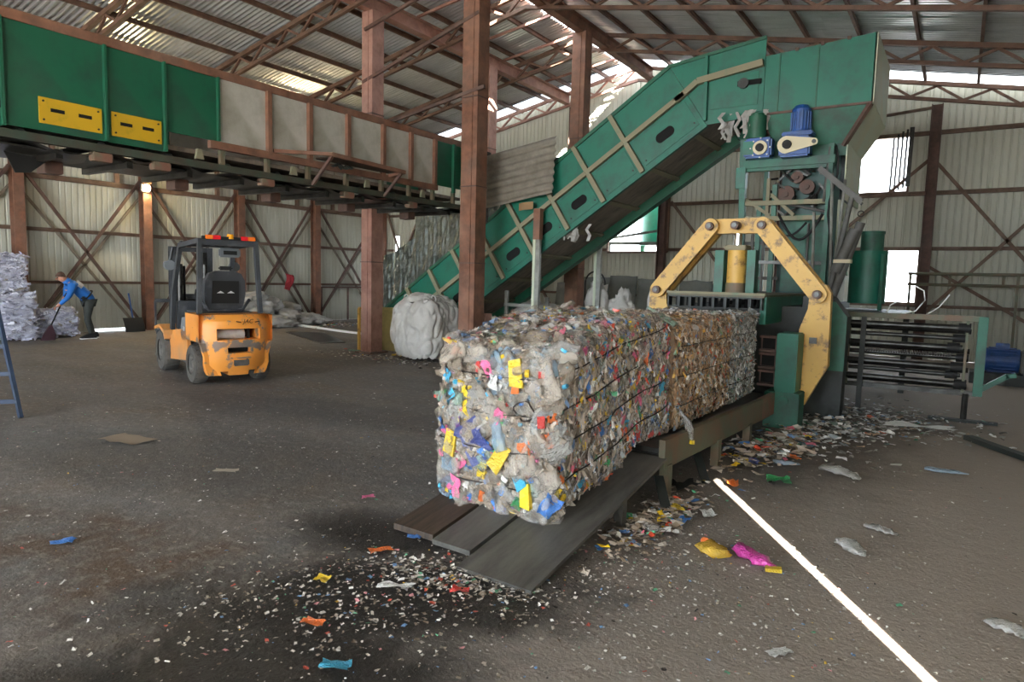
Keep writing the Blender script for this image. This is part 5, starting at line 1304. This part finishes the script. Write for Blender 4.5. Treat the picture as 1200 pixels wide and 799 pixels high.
for s_ in (1, -1): obj('eye', MB().lathe([(.001, .01), (.010, .006), (.013, 0)], (.508, s_ * .033, 1.402), (1, s_ * .3, -.2), 8), M['ink'], PE)
obj('mouth', MB().box((.502, -.022, 1.338), (.512, .022, 1.344)), M['red_cloth'], PE)
def onback(t, ph, r):
    a = Vector((0, 0, 1.04)).lerp(Vector((.26, 0, 1.27)), t); return a + (Vector((-.66, 0, .75)) * math.cos(ph) + Vector((0, 1, 0)) * math.sin(ph)) * r
obj('jacket_patch', MB().grid(5, 6, lambda a, c: onback(.42 + .5 * a, math.radians(20 + 60 * c), .168)), M['patch'], PE, fix=False)
obj('waist_bag', MB().box((.0, .12, .90), (.10, .20, .985), bev=.025), M['black'], PE)
obj('waist_strap', MB().tube([onback(-.22, 2 * PI * k / 20, .165) for k in range(21)], .017), M['black'], PE)
br = thing('broom', 'long handled dark broom held by the bending person', 'broom', (-16.8, 7.12, 0), math.radians(-96), local=True)
obj('handle', MB().cyl((.33, -.03, 1.06), (.72, .20, .34), .016, 10), M['black'], br, smooth=True)
obj('bristles', MB().prism([(.70, .36), (.75, .35), (.86, .16), (.92, .02), (.66, .02), (.64, .12)], .07, lambda a, c, t: (a, .17 + t, c)), M['broom'], br)

# ------------------------------------------------------------------ things along the left wall
def lump_bale(name, label, lo, hi, mat, seed, rad=.10, amp=.05, group=None, layers=6):
    t = thing(name, label, 'bale', ((lo[0] + hi[0]) / 2, (lo[1] + hi[1]) / 2, lo[2]), group=group)
    mb = MB()
    def f(fc, a, c):
        p, n = rb_point(fc, a, c, lo, hi, rad)
        q = p + Vector((seed, 0, 0)); w_ = abs(n.z) < .9
        d = amp * noise.noise(Vector((q.x * 3, q.y * 3, q.z * 9))) + amp * .6 * noise.noise(Vector((q.x * 8, q.y * 8, q.z * 22)))
        if w_: d -= .012 * abs(math.cos(PI * layers * (p.z - lo[2]) / (hi[2] - lo[2]) * .5)) ** 6
        r = p + n * d; r.z = max(r.z, lo[2]); return r
    for fc in 'fkrlt': mb.grid(26, 26, lambda a, c: f(fc, a, c))
    obj('film_block', mb, mat, t, smooth='all')
    rr = random.Random(seed); it = []
    for i in range(420):
        fc = rr.choice('fffrrrrt'); a, c = rr.random(), rr.random(); p = f(fc, a, c); n = rb_point(fc, a, c, lo, hi, rad)[1]
        it.append((p, orient(n, rr, PI / 2 + rr.gauss(0, .35) if fc != 't' else None, .5), np.array((rr.uniform(.7, 1.9), rr.uniform(.3, .7), .8)), pal(rr, [('#c6c7d4', 30), ('#b4b5c6', 20), ('#dcdce4', 14), ('#9c9cae', 10), ('#8a8076', 4)]), rr.choice(MID), MIDF))
    mass('loose_film', it, t, M['litter'])
    return t
lump_bale('white_bale', 'large pale bale of pressed white film, bottom of the stack at the left edge', (-18.1, 5.0, 0), (-17.05, 6.28, 1.06), M['bale_white'], 1, .1, .085)
lump_bale('white_bale', 'pale white film bale on top of the stack at the left edge', (-18.1, 5.05, 1.06), (-17.1, 6.12, 1.88), M['bale_white'], 9, .09, .06)
lump_bale('white_bale', 'small low white film bale on the floor in front of the sweeping person', (-17.95, 6.32, 0), (-17.32, 7.22, .66), M['bale_white'], 17, .12, .09)
# wide black shovel with blue handle
sv = thing('snow_shovel', 'wide black shovel with blue handle leaning on the left wall', 'shovel', (-17.9, 8.75, 0))
obj('blade', MB().grid(10, 5, lambda a, c: (-17.78 - .30 * c ** 1.5 * .5 + .05 * math.sin(PI * a), 8.5 + .5 * a, .01 + .36 * c)), M['black'], sv, fix=False)
obj('blade_rib', MB().bar((-17.85, 8.75, .05), (-17.94, 8.75, .36), .05, .03), M['black'], sv)
obj('handle', MB().cyl((-17.9, 8.75, .3), (-18.1, 8.75, 1.0), .02, 10), M['blue_hd'], sv, smooth=True)
# red cloth
rc = obj('red_cloth', MB().grid(8, 10, lambda a, c: (-18.2 + .07 * noise.noise((a * 4, c * 3, 1)), 13.72 + .3 * a * (1 - .3 * c) + .05 * math.sin(c * 5), 1.62 - .5 * c - .06 * a)), M['red_cloth'], smooth='all', fix=False)
so_ = rc.modifiers.new('thick', 'SOLIDIFY'); so_.thickness = .02
tag(rc, 'red cloth hung from the wall bracing above the grey heap', 'cloth')
# heap of dusty film sacks
def sack(seed, c, s, ang):
    r = random.Random(seed); mb = MB(); bm = bmesh.new(); bmesh.ops.create_icosphere(bm, subdivisions=4, radius=1)
    vs = []
    for v in bm.verts:
        p = v.co.copy(); f = 1 + .35 * noise.noise(p * 1.7 + Vector((seed * 3, 0, 0))) + .16 * (1 - abs(noise.noise(p * 4 + Vector((0, seed, 0))))*3)
        q = Vector((p.x * s[0], p.y * s[1], p.z * s[2])) * f
        q = Matrix.Rotation(ang, 3, 'Z') @ q + Vector(c); q.z = max(.005, q.z); q.x = max(XL + .42 + .02 * noise.noise(q * 3), q.x); vs.append(q)
    bm.verts.index_update(); mb.add(vs, [[v.index for v in f.verts] for f in bm.faces]); bm.free(); return mb
hp_ = [((-17.7, 11.35, .30), (.5, .55, .34)), ((-17.5, 12.2, .28), (.5, .6, .33)), ((-17.6, 13.1, .25), (.5, .6, .30)), ((-17.3, 13.8, .16), (.5, .5, .2)), ((-17.8, 11.8, .68), (.4, .5, .26)), ((-17.8, 12.75, .62), (.4, .55, .26)),
       ((-17.75, 12.3, .9), (.3, .4, .16)), ((-17.1, 11.5, .15), (.4, .5, .2)), ((-17.0, 12.6, .14), (.4, .6, .19)), ((-17.9, 13.5, .5), (.3, .45, .2)), ((-17.7, 14.4, .10), (.45, .5, .14)), ((-17.7, 10.7, .22), (.45, .4, .28))]
SACK_WHERE = ['low in the heap right behind the forklift pillar', 'large and low in the middle of the heap', 'low in the heap under the red cloth', 'low and flat at the right end of the heap', 'on the second tier nearest the forklift', 'on the second tier below the red cloth',
    'topmost on the peak of the heap', 'lying in front of the heap beside the forklift', 'lying flat in front of the heap by the white light band', 'small against the wall right of the red cloth', 'thin and last, beside the wall column at the far end', 'first of the heap, mostly hidden by the forklift']
for i, (c, s) in enumerate(hp_):
    o = obj('film_sack', sack(i + 1, c, s, rnd.uniform(0, 3)), M['sack'], smooth='all')
    tag(o, 'crumpled grey film sack ' + SACK_WHERE[i], 'sack', 'film sacks heaped along the wall')
# white bar standing in for a band of light, and a mat, near the far bay
o = obj('light_band_bar', MB().bar((-17.0, 13.25, .03), (-13.2, 12.6, .03), .12, .05), M['white']); tag(o, 'long white bar standing in for a band of light on the floor before the grey heap', 'light band')
o = obj('rubber_mat', MB().add([(-15.4, 11.6, .012), (-14.6, 12.3, .012), (-12.2, 10.9, .012), (-12.4, 10.3, .012), (-15.4, 11.6, .0), (-14.6, 12.3, .0), (-12.2, 10.9, .0), (-12.4, 10.3, .0)], [(0, 1, 2, 3), (0, 4, 5, 1), (1, 5, 6, 2), (2, 6, 7, 3), (3, 7, 4, 0)]), M['steel_dk']); tag(o, 'dark flat rubber strip on the floor left of the yellow pit guard', 'mat')
# floodlight on the wall column
fl_ = thing('floodlight', 'small lit floodlight on the left wall column above the shovel', 'lamp', (-18.05, 9.25, 3.78))
obj('housing', MB().box((-18.14, 9.13, 3.68), (-18.04, 9.37, 3.88), bev=.01), M['char'], fl_)
obj('lens', MB().cyl((-18.04, 9.25, 3.78), (-18.0, 9.25, 3.78), .085, 16), M['lamp'], fl_)
obj('bracket', MB().bar((-18.14, 9.25, 3.78), (-18.24, 9.28, 3.82), .04, .04), M['char'], fl_)
ld = bpy.data.lights.new('floodlight_beam', 'SPOT'); ld.energy = 12; ld.spot_size = 2.4; ld.color = (1, .82, .55); ld.shadow_soft_size = .08
lo_ = bpy.data.objects.new('floodlight_beam', ld); COL.objects.link(lo_); lo_.location = (-17.96, 9.25, 3.78); lo_.rotation_euler = Vector((1, -.2, -.9)).to_track_quat('-Z', 'Y').to_euler()
# blue ladder leaning against the overhead conveyor
la = thing('ladder', 'dark blue metal ladder leaning up against the overhead conveyor at the left edge', 'ladder', (-8.4, 2.8, 0))
A0, A1, T_ = Vector((-8.37, 2.88, .0)), Vector((-8.62, 2.56, 0)), Vector((-1.28, .0, 2.92))
for a in (A0, A1): obj('rail', MB().bar(a, a + T_, .06, .035, (0, 1, 0)), M['blue_steel'], la)
for k in range(10):
    t = (k + .6) / 10; obj('rung', MB().bar(A0 + T_ * t, A1 + T_ * t, .045, .045), M['blue_steel'], la)

# ------------------------------------------------------------------ pit guard, big sack and things round the column
pg = thing('pit_guard', 'dusty yellow board and rail guard around the conveyor pit behind the brown column', 'barrier', (-10.1, 10.3, 0))
obj('board', MB().box((-10.72, 10.42, .0), (-8.9, 10.46, .90)), M['yellow_dusty'], pg)
obj('cap_rail', MB().bar((-10.76, 10.44, .92), (-8.9, 10.44, .92), .06, .05), M['yellow_dusty'], pg)
for p, q in (((-10.76, 10.0, 0), (-10.76, 10.0, .92)), ((-10.76, 10.44, 0), (-10.76, 10.44, .92)), ((-10.76, 10.0, .92), (-10.76, 10.44, .92)), ((-10.76, 10.0, .45), (-10.76, 10.44, .45)), ((-8.05, 10.3, 0), (-7.95, 10.3, 1.0)), ((-9.9, 10.4, .05), (-9.3, 10.4, .55))):
    obj('rail', MB().bar(p, q, .05, .05), M['yellow'], pg)
def bigbag():
    mb = MB()
    def f(fc, a, c):
        p, n = rb_point(fc, a, c, (-9.17, 9.28, 0), (-8.13, 10.25, 1.24), .26)
        if p.z < .25:
            p = Vector((p.x, p.y, p.z))
        fold = .05 * noise.noise(Vector((p.x * 5, p.y * 5, p.z * 1.4))) + .035 * noise.noise(p * 3) - .045 * (1 - abs(noise.noise(Vector((p.x * 7, p.y * 7, p.z * 3.2 + 4)))) * 4 if abs(noise.noise(Vector((p.x * 7, p.y * 7, p.z * 3.2 + 4)))) < .25 else 0)
        cr = -.05 * max(0, 1 - abs(p.x + 8.66) * 12) * max(0, p.z - .3) if fc == 'f' else 0
        bulge = .07 * math.sin(PI * min(1, max(0, p.z / 1.24)))
        q = p + n * (fold + cr + bulge * (1 - abs(n.z))); q.z = max(.0, q.z); return q
    for fc in 'fkrlt': mb.grid(52, 52, lambda a, c: f(fc, a, c))
    return mb
bg_ = thing('big_bag', 'bulging grey woven big bag standing between the two brown columns', 'bag', (-8.65, 9.8, 0))
obj('sack_body', bigbag(), M['bag'], bg_, smooth='all')
obj('tied_neck', sack(3, (-8.62, 9.62, 1.22), (.26, .22, .10), .3), M['bag'], bg_, smooth='all')
for x in (-9.0, -8.3):
    obj('loop', MB().tube([(x + .07 * math.cos(a), 9.6, 1.16 + .12 * math.sin(a)) for a in [PI * k / 8 for k in range(9)]], .014, 5), M['bag'], bg_, smooth='all')
bn = thing('steel_trough', 'grey steel trough full of waste under the incline beside the front column', 'trough', (-6.9, 11.2, 0))
for z in (1.12, .86): obj('rail', MB().bar((-7.55, 10.9, z), (-6.5, 10.9, z), .05, .06), M['galv'], bn)
for x in (-7.5, -6.55): obj('leg', MB().bar((x, 10.9, 0), (x, 10.9, 1.4 if x < -7 else 1.3), .06, .06), M['galv'], bn)
obj('pan', MB().box((-7.5, 10.95, .5), (-6.55, 11.9, .84)), M['concrete'], bn)
o = obj('waste', sack(8, (-7.0, 11.3, .98), (.45, .4, .2), 0), M['sack'], bn, smooth='all')
for i, (x, y, z, h) in enumerate(((-6.35, 12.9, .9, .75), (-5.9, 13.0, .9, .42), (-5.35, 12.9, .95, .5))):
    pass

# ------------------------------------------------------------------ against the gable wall
gb = [(-9.9, 1.55, .95), (-9.0, 1.75, .9), (-8.15, 1.8, .85), (-7.35, 1.72, .7), (-6.0, 1.7, .9), (-5.1, 1.6, .9)]
for i, (x, h, w_) in enumerate(gb):
    o = obj('grey_board', MB().grid(6, 6, lambda a, c: (x - w_ / 2 + w_ * a, 17.84 - .25 * (1 - c) + .03 * noise.noise((a * 4 + i, c * 4, 0)), h * c + .04 * noise.noise((a * 3, 0, i)))), M['concrete'], smooth='all', fix=False)
    so_ = o.modifiers.new('thick', 'SOLIDIFY'); so_.thickness = .03
    tag(o, 'dusty grey sheet propped against the gable wall, ' + ['behind the foot of the incline', 'behind the black hose loop', 'right of the black hose loop', 'just left of the dark wall column', 'just right of the dark wall column', 'last one, behind the yellow squeeze frame'][i], 'sheet', 'grey sheets propped along the gable wall')
hoop = obj('black_hoop', MB().tube([(-8.53, 17.4, .0)] + [(-8.85 + .32 * math.cos(a), 17.4, 1.55 + .35 * math.sin(a)) for a in [PI * k / 14 for k in range(15)]] + [(-9.17, 17.4, .0)], .025), M['black']); tag(hoop, 'black hose loop rising against the gable wall', 'hose')
for i, (x, y, z0, w_, h, lb_) in enumerate(((-6.42, 12.75, .75, .42, .95, 'tall rounded white bag standing upright behind the bales'), (-5.9, 12.9, .70, .5, .62, 'low white bag beside the tall rounded one behind the bales'), (-5.15, 12.8, .75, .26, .75, 'narrow pale scrap sticking up nearest the yellow frame behind the bales'))):
    o = obj('white_bag', sack(40 + i, (x, y, z0 + .34), (w_ / 2, .15, h * .62), .2), M['bag'], smooth='all'); tag(o, lb_, 'bag')
o = obj('leaning_sheet', MB().prism([(-8.75, .0), (-8.2, .0), (-8.1, 1.55), (-8.25, 1.5)], .03, lambda a, c, t: (a, 16.4 + t + .2 * c, c)), M['bag']); tag(o, 'pale pointed sheet leaning beside the rusty column under the incline', 'sheet')
# green plant seen through the opening in the gable wall
og = thing('outdoor_silo', 'green silo with white ladder standing outside the gable opening', 'silo', (-7.5, 19.6, 0))
obj('drum', MB().cyl((-7.85, 19.7, 2.75), (-7.85, 19.7, 5.2), .6, 24), M['green'], og, smooth=True)
obj('stand', MB().bar((-8.3, 19.5, -.1), (-8.3, 19.5, 2.8), .12, .12).bar((-7.4, 19.5, -.1), (-7.4, 19.5, 2.8), .12, .12), M['green_dk'], og)
obj('ladder_rail', MB().bar((-7.0, 19.0, -.1), (-7.0, 19.0, 4.6), .07, .07).bar((-7.28, 19.0, -.1), (-7.28, 19.0, 4.6), .07, .07), M['white'], og)
obj('pipe_rack', MB().bar((-9.4, 19.0, 2.82), (-6.8, 19.0, 2.78), .08, .10).bar((-9.2, 18.9, 2.95), (-7.4, 19.0, 3.2), .07, .07).bar((-9.2, 19.0, -.1), (-9.2, 19.0, 2.8), .08, .08), M['steel_dk'], og)
# green pipe railing and blue pump at the right
ra = thing('pipe_rail', 'green pipe railing running along the gable wall at the right', 'railing', (.4, 17.5, 0))
for z in (1.98, 1.74): obj('pipe', MB().cyl((-1.0, 17.5, z), (2.3, 17.5, z), .035, 10), M['green_old'], ra, smooth=True)
for x in (-.95, -.2, .75, 1.0, 2.1): obj('post', MB().bar((x, 17.5, 0 if x in (-.95, 1.0) else 1.72), (x, 17.5, 2.0), .05, .05), M['green_old'], ra)
bpump = thing('blue_pump', 'blue pump motor on the floor at the far right behind the rack', 'pump', (.75, 14.5, 0))
obj('motor_body', MB().cyl((.45, 14.5, .42), (.95, 14.5, .42), .21, 18), M['blue_motor'], bpump, smooth=True)
fm_ = MB()
for k in range(18):
    a = 2 * PI * k / 18; fm_.bar((.5, 14.5 + .22 * math.cos(a), .42 + .22 * math.sin(a)), (.9, 14.5 + .22 * math.cos(a), .42 + .22 * math.sin(a)), .014, .014)
obj('cooling_fins', fm_, M['blue_motor'], bpump)
obj('base_frame', MB().box((.25, 14.2, 0), (1.5, 14.8, .2)), M['press_dk'], bpump)
obj('gear_case', MB().box((.97, 14.3, .2), (1.3, 14.7, .62), bev=.03), M['steel_dk'], bpump)
obj('terminal_box', MB().box((.6, 14.42, .62), (.8, 14.58, .72), bev=.01), M['blue_motor'], bpump)
for i, pts in enumerate(([(-.78, 9.95, 1.31), (-.74, 9.95, 1.42), (-.68, 9.95, 1.46), (-.62, 9.95, 1.5)], [(-.62, 9.95, 1.31), (-.45, 9.95, 1.36), (-.36, 9.95, 1.5), (-.38, 9.95, 1.62), (-.48, 9.95, 1.68)], [(-.34, 9.95, 1.31), (-.2, 9.95, 1.42), (-.1, 9.95, 1.58)])):
    pp = []
    for k in range(len(pts) - 1):
        for t in (0, .34, .67): pp.append(Vector(pts[k]).lerp(Vector(pts[k + 1]), t))
    pp.append(Vector(pts[-1]))
    o = obj('loose_wire', MB().tube(pp, .008, 5), M['white'], smooth='all'); tag(o, ['short white wire end bristling up by the oil tank', 'curled white wire looping above the dark rollers', 'thin pale wire rising above the middle of the rack'][i], 'wire')

# ------------------------------------------------------------------ litter on the floor
def lay(name, lab, cat, x, y, me, mat, sc=1., rz=0., z=.02, tilt=0., cap_=None, grp=None):
    o = bpy.data.objects.new(name, me); COL.objects.link(o)
    o.material_slots[0].link = 'OBJECT'; o.material_slots[0].material = mat
    o.location = (x, y, z); o.rotation_euler = (tilt, 0, rz); o.scale = (sc, sc, sc) if not isinstance(sc, tuple) else sc
    tag(o, lab, cat, grp); ORG[o.name] = Vector((x, y, z))
    if cap_:
        k = bpy.data.objects.new('bottle_cap', CAP[0]); COL.objects.link(k); k.parent = o
        k.material_slots[0].link = 'OBJECT'; k.material_slots[0].material = SOLID[cap_]
        k.location = (.125, 0, 0); k.rotation_euler = (0, PI / 2, 0); k.scale = (1.3, 1.3, 1.3)
    return o
FB = film('floor_bottle_film', '#cfcdc6', .62); FBB = film('bluish_floor_film', '#a9bccb', .7)
lay('crushed_bottle', 'yellow crushed bottle with orange cap on the floor left of the sun strip', 'bottle', -1.16, 3.96, BOT[3], film('amber_film', '#d8b040', .75), (.75, 1.3, 1.2), 2.2, .03, 0, 'orange')
lay('crushed_bottle', 'bright pink crushed bottle on the floor beside the sun strip', 'bottle', -.90, 3.97, BOT[5], film('magenta_bottle_plastic', '#e84cae', 1., .3), (1.1, 1.1, 1.2), -.6, .035)
lay('crumpled_pack', 'yellow crumpled pack touching the pink bottle', 'packaging', -.77, 3.88, TUB[2], SOLID['yellow'], .65, .4, .025)
lay('crumpled_pack', 'green crumpled pack on the floor near the table legs', 'packaging', -1.14, 5.74, CRU[2], SOLID['green'], 1.1, .4, .025)
lay('crushed_bottle', 'large clear bottle lying on the floor right of the table beam', 'bottle', -.71, 6.28, BOT[1], FB, (1.35, 1.5, 1.5), -.7, .045)
lay('crushed_bottle', 'small clear bottle on the brown floor right of the sun strip', 'bottle', -.43, 4.52, BOT[7], FB, (.8, 1, 1.1), -.9, .03)
lay('crushed_bottle', 'flat clear bottle near the sun strip toward the rack', 'bottle', -.31, 5.0, BOT[8], FB, (.75, .8, .8), -.4, .025)
lay('crushed_bottle', 'clear bottle at the lower right edge of the floor', 'bottle', .34, 3.88, BOT[9], FB, (.9, 1.2, 1.2), -.6, .03)
lay('crushed_bottle', 'pale blue bottle on the floor beside the green pack', 'bottle', -1.2, 6.33, BOT[4], FBB, (1.0, 1.1, 1.2), .2, .03)
lay('crumpled_pack', 'dark blue crumpled pack under the table beam', 'packaging', -1.49, 6.12, CRU[4], SOLID['navy'], 1.3, .2, .03)
lay('crushed_bottle', 'long grey flattened bottle on the right of the floor', 'bottle', .02, 6.98, BOT[11], FBB, (1.2, .9, .7), .05, .03)
lay('crumpled_pack', 'black crumpled pack beside the leg of the table', 'packaging', -1.71, 5.05, CRU[1], M['black'], 1.3, .9, .04)
lay('crumpled_pack', 'white torn carton scrap at the bottom of the floor', 'packaging', -.55, 3.02, CRU[6], SOLID['white'], (.8, .5, .3), 1.0, .015)
lay('crumpled_pack', 'turquoise scrap at the bottom edge of the dark muck', 'packaging', -2.05, 1.78, CRU[3], SOLID['cyan'], (.8, .6, .4), .5, .02)
lay('crumpled_pack', 'orange scrap in the dark muck at the lower left', 'packaging', -2.4, 1.95, CRU[5], SOLID['orange'], (.7, .5, .5), .2, .02)
lay('crumpled_pack', 'orange torn wrapper beside the black puddle', 'packaging', -2.75, 2.72, CRU[0], SOLID['orange'], (.9, .6, .5), 1.2, .02)
lay('crumpled_pack', 'blue bottle scrap left of the ramp planks', 'packaging', -2.72, 3.0, CRU[4], SOLID['blue'], (.6, .5, .5), .3, .02)
lay('crumpled_pack', 'yellow cap sized scrap left of the black puddle', 'packaging', -2.72, 2.27, CRU[2], SOLID['yellow'], (.5, .5, .5), .3, .02)
lay('crumpled_pack', 'red scrap in front of the ramp plates', 'packaging', -2.05, 2.62, CRU[7], SOLID['red'], (.6, .5, .6), .3, .02)
lay('crumpled_pack', 'white torn film strip beside the black puddle', 'packaging', -2.35, 2.45, CRU[1], SOLID['white'], (1.2, .45, .4), .5, .02)
lay('crumpled_pack', 'blue scrap far out on the left floor', 'packaging', -4.32, 1.67, CRU[4], SOLID['blue'], (.8, .6, .5), .9, .02)
lay('crumpled_pack', 'pink scrap in the middle of the left floor', 'packaging', -3.5, 3.35, CRU[5], SOLID['pink'], (.6, .5, .5), .9, .02)
lay('cardboard_sheet', 'flat tan cardboard sheet on the left floor', 'cardboard', -6.55, 3.1, CRU[6], plain('tan_cardboard', '#8a7a66', .9), (3.2, 2.4, .35), .2, .02)
lay('cardboard_sheet', 'small pale card in the middle of the left floor', 'cardboard', -4.9, 3.1, CRU[3], plain('pale_card', '#aaa090', .9), (1.2, .8, .2), .6, .015)
lay('crumpled_pack', 'yellow scrap at the foot of the middle brown column', 'packaging', -9.4, 9.8, CRU[2], SOLID['yellow'], 1.4, .2, .03)
lay('crumpled_pack', 'pale green bottle by the foot of the yellow guard', 'packaging', -10.65, 9.75, BOT[6], FILM[5], (1.2, 1.2, 1.1), .2, .03)
lay('white_film', 'white film sheet crumpled on the floor before the rack foot', 'plastic sheet', -.28, 8.95, CRU[1], SOLID['white'], (4.2, 2.0, .9), .1, .05)
o = obj('steel_bar', MB().bar((.19, 8.75, .03), (1.2, 7.25, .03), .10, .05), M['press_dk']); tag(o, 'black flat steel bar lying on the floor at the right edge', 'bar')
# heap of mixed packs at the table legs
LIT = [('#bdb7ae', 28), ('#958c7f', 30), ('#7a6d5f', 20), ('#e0ddd8', 10), ('#6c8fb8', 4), ('#b85a4a', 2), ('#d8b048', 1), ('#c88a8c', 2), ('#5f9a78', 2), ('#2f2a26', 8)]
r = random.Random(77); items = []
def scatter(n, fx, s0, s1, tab=LIT, zmax=.01):
    for i in range(n):
        x, y = fx(); s = r.uniform(s0, s1); z = .004 + r.uniform(0, zmax)
        items.append(((x, y, z + .01 * s), orient(Vector((0, 0, 1)), r, None, .25), np.array((s, s * r.uniform(.6, 1.5), s * r.uniform(.4, 1))), pal(r, tab), r.choice(SMALL), SMALLF))
def gauss2(cx, cy, sx, sy, ang=0):
    def f():
        a, b = r.gauss(0, sx), r.gauss(0, sy); return cx + a * math.cos(ang) - b * math.sin(ang), cy + a * math.sin(ang) + b * math.cos(ang)
    return f
scatter(6500, lambda: (r.uniform(-13, 2.2), r.uniform(1.2, 12)), .04, .22)
scatter(5200, lambda: (r.uniform(-6, 1.5), r.uniform(1.0, 5.5)), .03, .16)
scatter(700, lambda: (r.uniform(-8, 1.5), r.uniform(1.0, 7)), .12, .45)
scatter(1200, gauss2(-2.45, 2.25, .55, .30, .75), .05, .36)
scatter(600, gauss2(-2.15, 2.72, .3, .12, .2), .1, .5)
scatter(1100, gauss2(-1.25, 3.5, .45, .55, .3), .06, .35)
scatter(420, gauss2(-1.6, 4.2, .10, .40, 0), .2, 1.1, PAL1, .03)
scatter(420, gauss2(-1.45, 6.9, .18, .55, -.1), .3, 1.5, PAL1, .06)
scatter(700, gauss2(-1.0, 8.4, .35, .7, -.15), .3, 1.3, PAL3, .05)
scatter(500, gauss2(-.7, 9.4, .55, .5, 0), .3, 1.1, PAL3, .03)
scatter(900, gauss2(-.5, 3.3, .9, .5, 0), .04, .25)
scatter(300, gauss2(-9.0, 9.3, 1.0, .25, 0), .3, 1.0)
scatter(220, gauss2(-16.6, 14.6, .5, .8, 0), .5, 1.6)
items = [it for it in items if it[0][0] > XL + .5 and not any(abs(it[0][0] - cx) < .3 and abs(it[0][1] - cy) < .3 for cx, cy in ((-10.27, 9.9), (-7.62, 9.9)))]
lt = mass('litter', items, None, M['litter'])
tag(lt, 'shreds and flakes of plastic strewn over the dirty floor', 'litter', kind='stuff')
# loose packs by the table legs and the press foot
spots = [(-1.58, 4.5, 'y', 'yellow crumpled pack spilled beside the front table leg'), (-1.46, 4.28, 'b', 'blue crumpled pack spilled in front of the front table leg'), (-1.36, 4.55, 'w', 'white crumpled pack spilled right of the front table leg'), (-1.6, 4.05, 'c', 'clear crushed bottle lying beside the short ramp leg'),
         (-1.5, 6.65, 'c', 'clear crushed bottle under the rusty end of the beam'), (-1.32, 6.95, 's', 'smoky crushed bottle in the heap below the green leg block'), (-1.2, 6.6, 'o', 'orange crumpled pack in the spill below the green leg block'), (-1.22, 7.25, 'p', 'pale blue crushed bottle in the spill below the green leg block'),
         (-1.02, 7.7, 'w', 'white crumpled pack at the foot of the yellow hook'), (-.9, 8.35, 'p', 'pale blue crushed bottle before the black buttress'), (-.72, 8.75, 'c', 'clear crushed bottle between the black buttress and the rack'), (-1.42, 5.4, 'o', 'orange torn wrapper beside the head of the sun strip')]
for i, (x, y, k, lab) in enumerate(spots):
    if k in 'csp': lay('crushed_bottle', lab, 'bottle', x, y, BOT[i % 14], FILM[{'c': 2, 's': 1, 'p': 3}[k]], (.7, .9, 1.0), r.uniform(0, 6), .03)
    else: lay('crumpled_pack', lab, 'packaging', x, y, CRU[i % 8], SOLID[{'y': 'yellow', 'b': 'blue', 'w': 'white', 'o': 'orange'}[k]], (.9, .7, .8), r.uniform(0, 6), .03)
